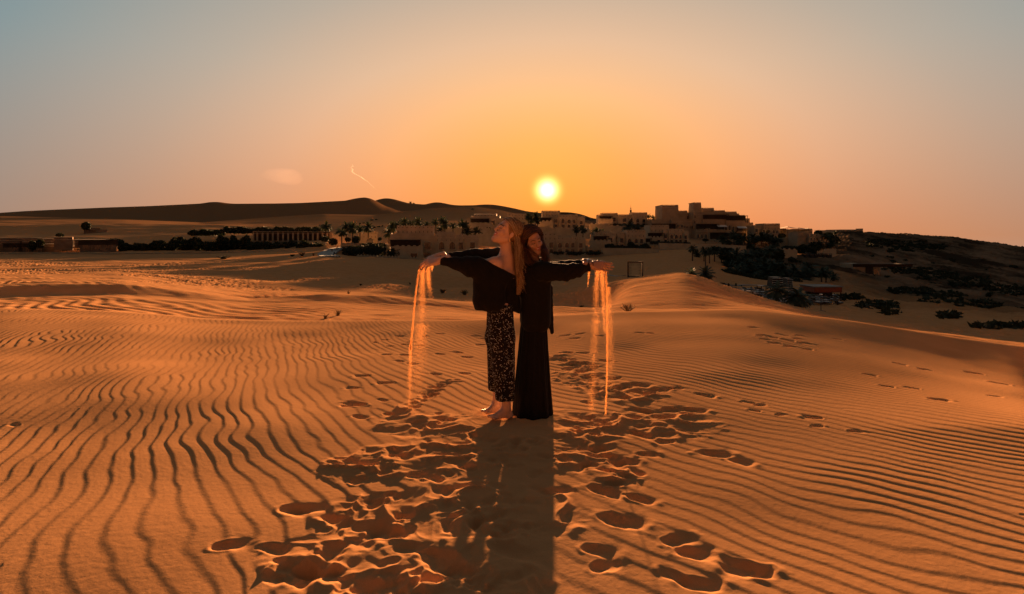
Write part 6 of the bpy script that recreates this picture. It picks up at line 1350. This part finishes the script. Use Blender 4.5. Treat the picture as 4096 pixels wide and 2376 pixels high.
def grove(label, Y, spans, seed, gnd=False):
    """a far-off planted bank that reads as one dark mass"""
    rng = random.Random(seed); parts = []; c = P(spans[0][0], spans[0][3], Y)
    for (u0, u1, v0, v1) in spans:
        n = max(int((u1 - u0) / (7 if gnd else 14)), 1)
        for i in range(n):
            u = u0 + (u1 - u0) * (i + .5) / n; h = (v1 - v0) * rng.uniform(.55, 1.05); q = P(u + rng.uniform(-5, 5), v1 - h * .5, Y + rng.uniform(-4, 4)) - c; k = Y / FS
            if gnd:
                for _ in range(4):
                    q = on_ground(u + rng.uniform(-12, 12), rng.uniform(v0 + 4, v1), Y * .6, Y * 1.7); k = q.y / FS; q = q - c; w_ = rng.uniform(2.5, 9)
                    parts.append((q.x, q.y, q.z + 2.5 * k, w_ * k, w_ * .8 * k, rng.uniform(1.5, 4) * k))
                continue
            parts.append((q.x, q.y, q.z, 11 * k * rng.uniform(.8, 1.3), 2.0, h * .55 * k))
    o = leaf_volume("dark_grove", parts, M_LEAF, rng, 9, .55, None); o.location = c; tag(o, label, "trees", kind='stuff')
grove("dark grove spreading over the foot of the left dunes", 214, [(480, 560, 975, 1010), (550, 700, 965, 1008), (690, 860, 950, 1004), (850, 1010, 944, 1000), (1000, 1290, 962, 1000)], 2)
grove("dark line of trees above the long arcade", 262, [(760, 900, 918, 940), (900, 1290, 908, 932)], 3)
grove("dark scrub bands running down the right-hand slope", 250, [(3560, 3700, 1068, 1095), (3680, 3820, 1085, 1120), (3800, 3960, 1105, 1150), (3940, 4150, 1135, 1185)], 4, True)
grove("dark scrub at the top of the right-hand hill", 360, [(3470, 3560, 955, 990), (3550, 3700, 960, 1010), (3690, 3780, 975, 1000)], 5, True)
grove("dark scrub patches above the near dune's right shoulder", 120, [(3350, 3440, 1180, 1200), (3430, 3580, 1205, 1235), (3520, 3600, 1225, 1262)], 6, True)
grove("broad dark scrub belt at the middle of the right slope", 190, [(3560, 3720, 1150, 1175), (3680, 3850, 1165, 1215), (3820, 4000, 1200, 1240), (3960, 4160, 1230, 1290)], 7, True)
grove("dark scrub beneath the right-hand slope", 105, [(3760, 3830, 1250, 1275), (3900, 4150, 1290, 1320)], 8, True)
sr = random.Random(31)
us_ = sorted(sr.uniform(3480, 4090) for _ in range(20))
for i, u in enumerate(us_):       # single scrub bushes on the right hill
    v = sr.uniform(1000, 1130) + (u - 3480) * .06; w = sr.uniform(12, 30); p = on_ground(u, v, 180, 420); k = p.y / FS
    root = tag(empty("scrub_bush", p), f"{ORD[i]} from the left of the small dark scrub bushes dotted over the right hill", "bush", "scrub bushes on the right hill"); leaf_volume("foliage", [(0, 0, w * .12 * k, w * .5 * k, w * .4 * k, w * .22 * k)], M_LEAF, sr, 12, .35, root)
# dry shrubs and grass tufts on the dunes
def tuft(label, u, v, Y0, Y1, h, n, spread, seed, name="dry_shrub", ct="shrub", mt=None, branch=True):
    rng = random.Random(seed); c = on_ground(u, v, Y0, Y1); k = c.y / FS; H = h * k; root = tag(empty(name, c), label, ct); b = MB()
    for i in range(n):
        a = rng.uniform(0, 6.28); sp = rng.uniform(.1, 1) * spread * k; x0, y0 = rng.uniform(-.15, .15) * spread * k, rng.uniform(-.15, .15) * spread * k; hh = H * rng.uniform(.5, 1)
        pts = [(x0, y0, -.1), (x0 + sp * .4 * math.cos(a), y0 + sp * .4 * math.sin(a), hh * .55), (x0 + sp * math.cos(a), y0 + sp * math.sin(a), hh)]
        b.tube(pts, [.012 * max(c.y / 20, .6), .008 * max(c.y / 20, .6), .003], 4, True)
        if branch:
            for j in range(4):
                q = Vector(pts[1]).lerp(Vector(pts[2]), rng.random()); b.tube([q, q + Vector((rng.uniform(-1, 1), rng.uniform(-1, 1), rng.uniform(.2, 1))) * H * .25], [.006 * max(c.y / 20, .6), .002], 3)
    b.build("stems", mt or M_SHRUB, root)
tuft("bare twiggy shrub on the near dune's crest right of the sand stream", 2512, 1257, 9.5, 16, 42, 34, 34, 1)
tuft("tall dry grass tuft on the shaded near ridge, left of the centre", 1352, 1262, 18, 27, 26, 26, 20, 2, "grass_tuft", "grass", branch=False)
tuft("dry grass tuft low at the shadow's edge, leftmost of the near ones", 1300, 1275, 14, 22, 22, 20, 18, 3, "grass_tuft", "grass", branch=False)
tuft("thin grass stalks behind the rippled ridge", 1394, 1175, 28, 60, 16, 10, 12, 4, "grass_tuft", "grass", branch=False)
tuft("small dark shrub beside the sand stream on the mid dunes", 1443, 1142, 40, 80, 7, 26, 8, 5, mt=M_LEAF)
tuft("dark shrub low between the dunes behind the left arm's shadow", 1770, 1172, 60, 90, 15, 40, 18, 6, mt=M_LEAF)
tuft("dark shrub at the edge of the black top, in the dune hollow", 1858, 1180, 60, 90, 20, 46, 24, 7, mt=M_LEAF)
tuft("dark stone-like shrub far out on the left plain", 896, 1036, 130, 190, 13, 60, 30, 8, mt=M_LEAF)
tuft("low dark shrub at the left plain's upper right", 1168, 1026, 140, 190, 9, 50, 12, 9, mt=M_LEAF)
tuft("pale dry shrub group beside the road's bend", 1208, 1026, 140, 190, 18, 40, 16, 10)
tuft("small pale dry shrub nearest the road", 1255, 1024, 140, 190, 12, 24, 8, 11)
tuft("dark shrub cluster in the hollow right of the black shirt", 2325, 1228, 30, 70, 6, 40, 14, 12, mt=M_LEAF)
tuft("small upright dark stump on the mid dunes left", 1640, 1127, 60, 110, 8, 16, 5, 13, mt=M_LEAF)
for i, (u, v) in enumerate(sorted([(1487, 882), (1505, 880), (1455, 894), (1470, 893), (1515, 908), (1530, 906), (1498, 912), (1440, 897), (1890, 838)])):
    p = on_ground(u, v, 300, 1200); k = p.y / FS; root = tag(empty("dune_bush", p), f"{ORD[i]} from the left of the tiny dark bushes on the far dune slope", "bush", "bushes on the far dune"); leaf_volume("foliage", [(0, 0, 1.0 * k, 4 * k, 3 * k, 2 * k)], M_LEAF, sr, 6, .8, root)
# contrail high in the west and a faint smudge of cloud
def sky_puff(name, label, pts, rads, alpha, colr, cat):
    m = bpy.data.materials.new(name); m.use_nodes = True; nt = m.node_tree; nt.nodes.clear(); N = nt.nodes.new; L = nt.links.new
    o_ = N('ShaderNodeOutputMaterial'); v = N('ShaderNodeVolumePrincipled'); v.inputs['Color'].default_value = (*colr, 1); v.inputs['Density'].default_value = alpha; v.inputs['Anisotropy'].default_value = .6; L(v.outputs[0], o_.inputs['Volume'])
    b = MB(); b.tube(pts, rads, 10); o = b.build(name, m, smooth=True); tag(o, label, cat, kind='structure')
YC = 8500.0
cl = MB()
sky_puff('cloud', None, [P(u, v, 8300) for u, v in [(1040, 700), (1075, 698), (1120, 703), (1165, 708), (1190, 714), (1212, 722)]], [20, 90, 130, 140, 110, 30], .00003, (1, .8, .65), None)
sky_puff("contrail", None, [P(u, v, YC) for u, v in [(1408, 655), (1412, 664), (1404, 670), (1412, 678), (1408, 686), (1418, 694), (1432, 702), (1455, 716), (1470, 726), (1490, 745), (1510, 762)]], [3, 14, 8, 16, 12, 10, 8, 10, 9, 6, 2], .0010, (1, .95, .85), None)
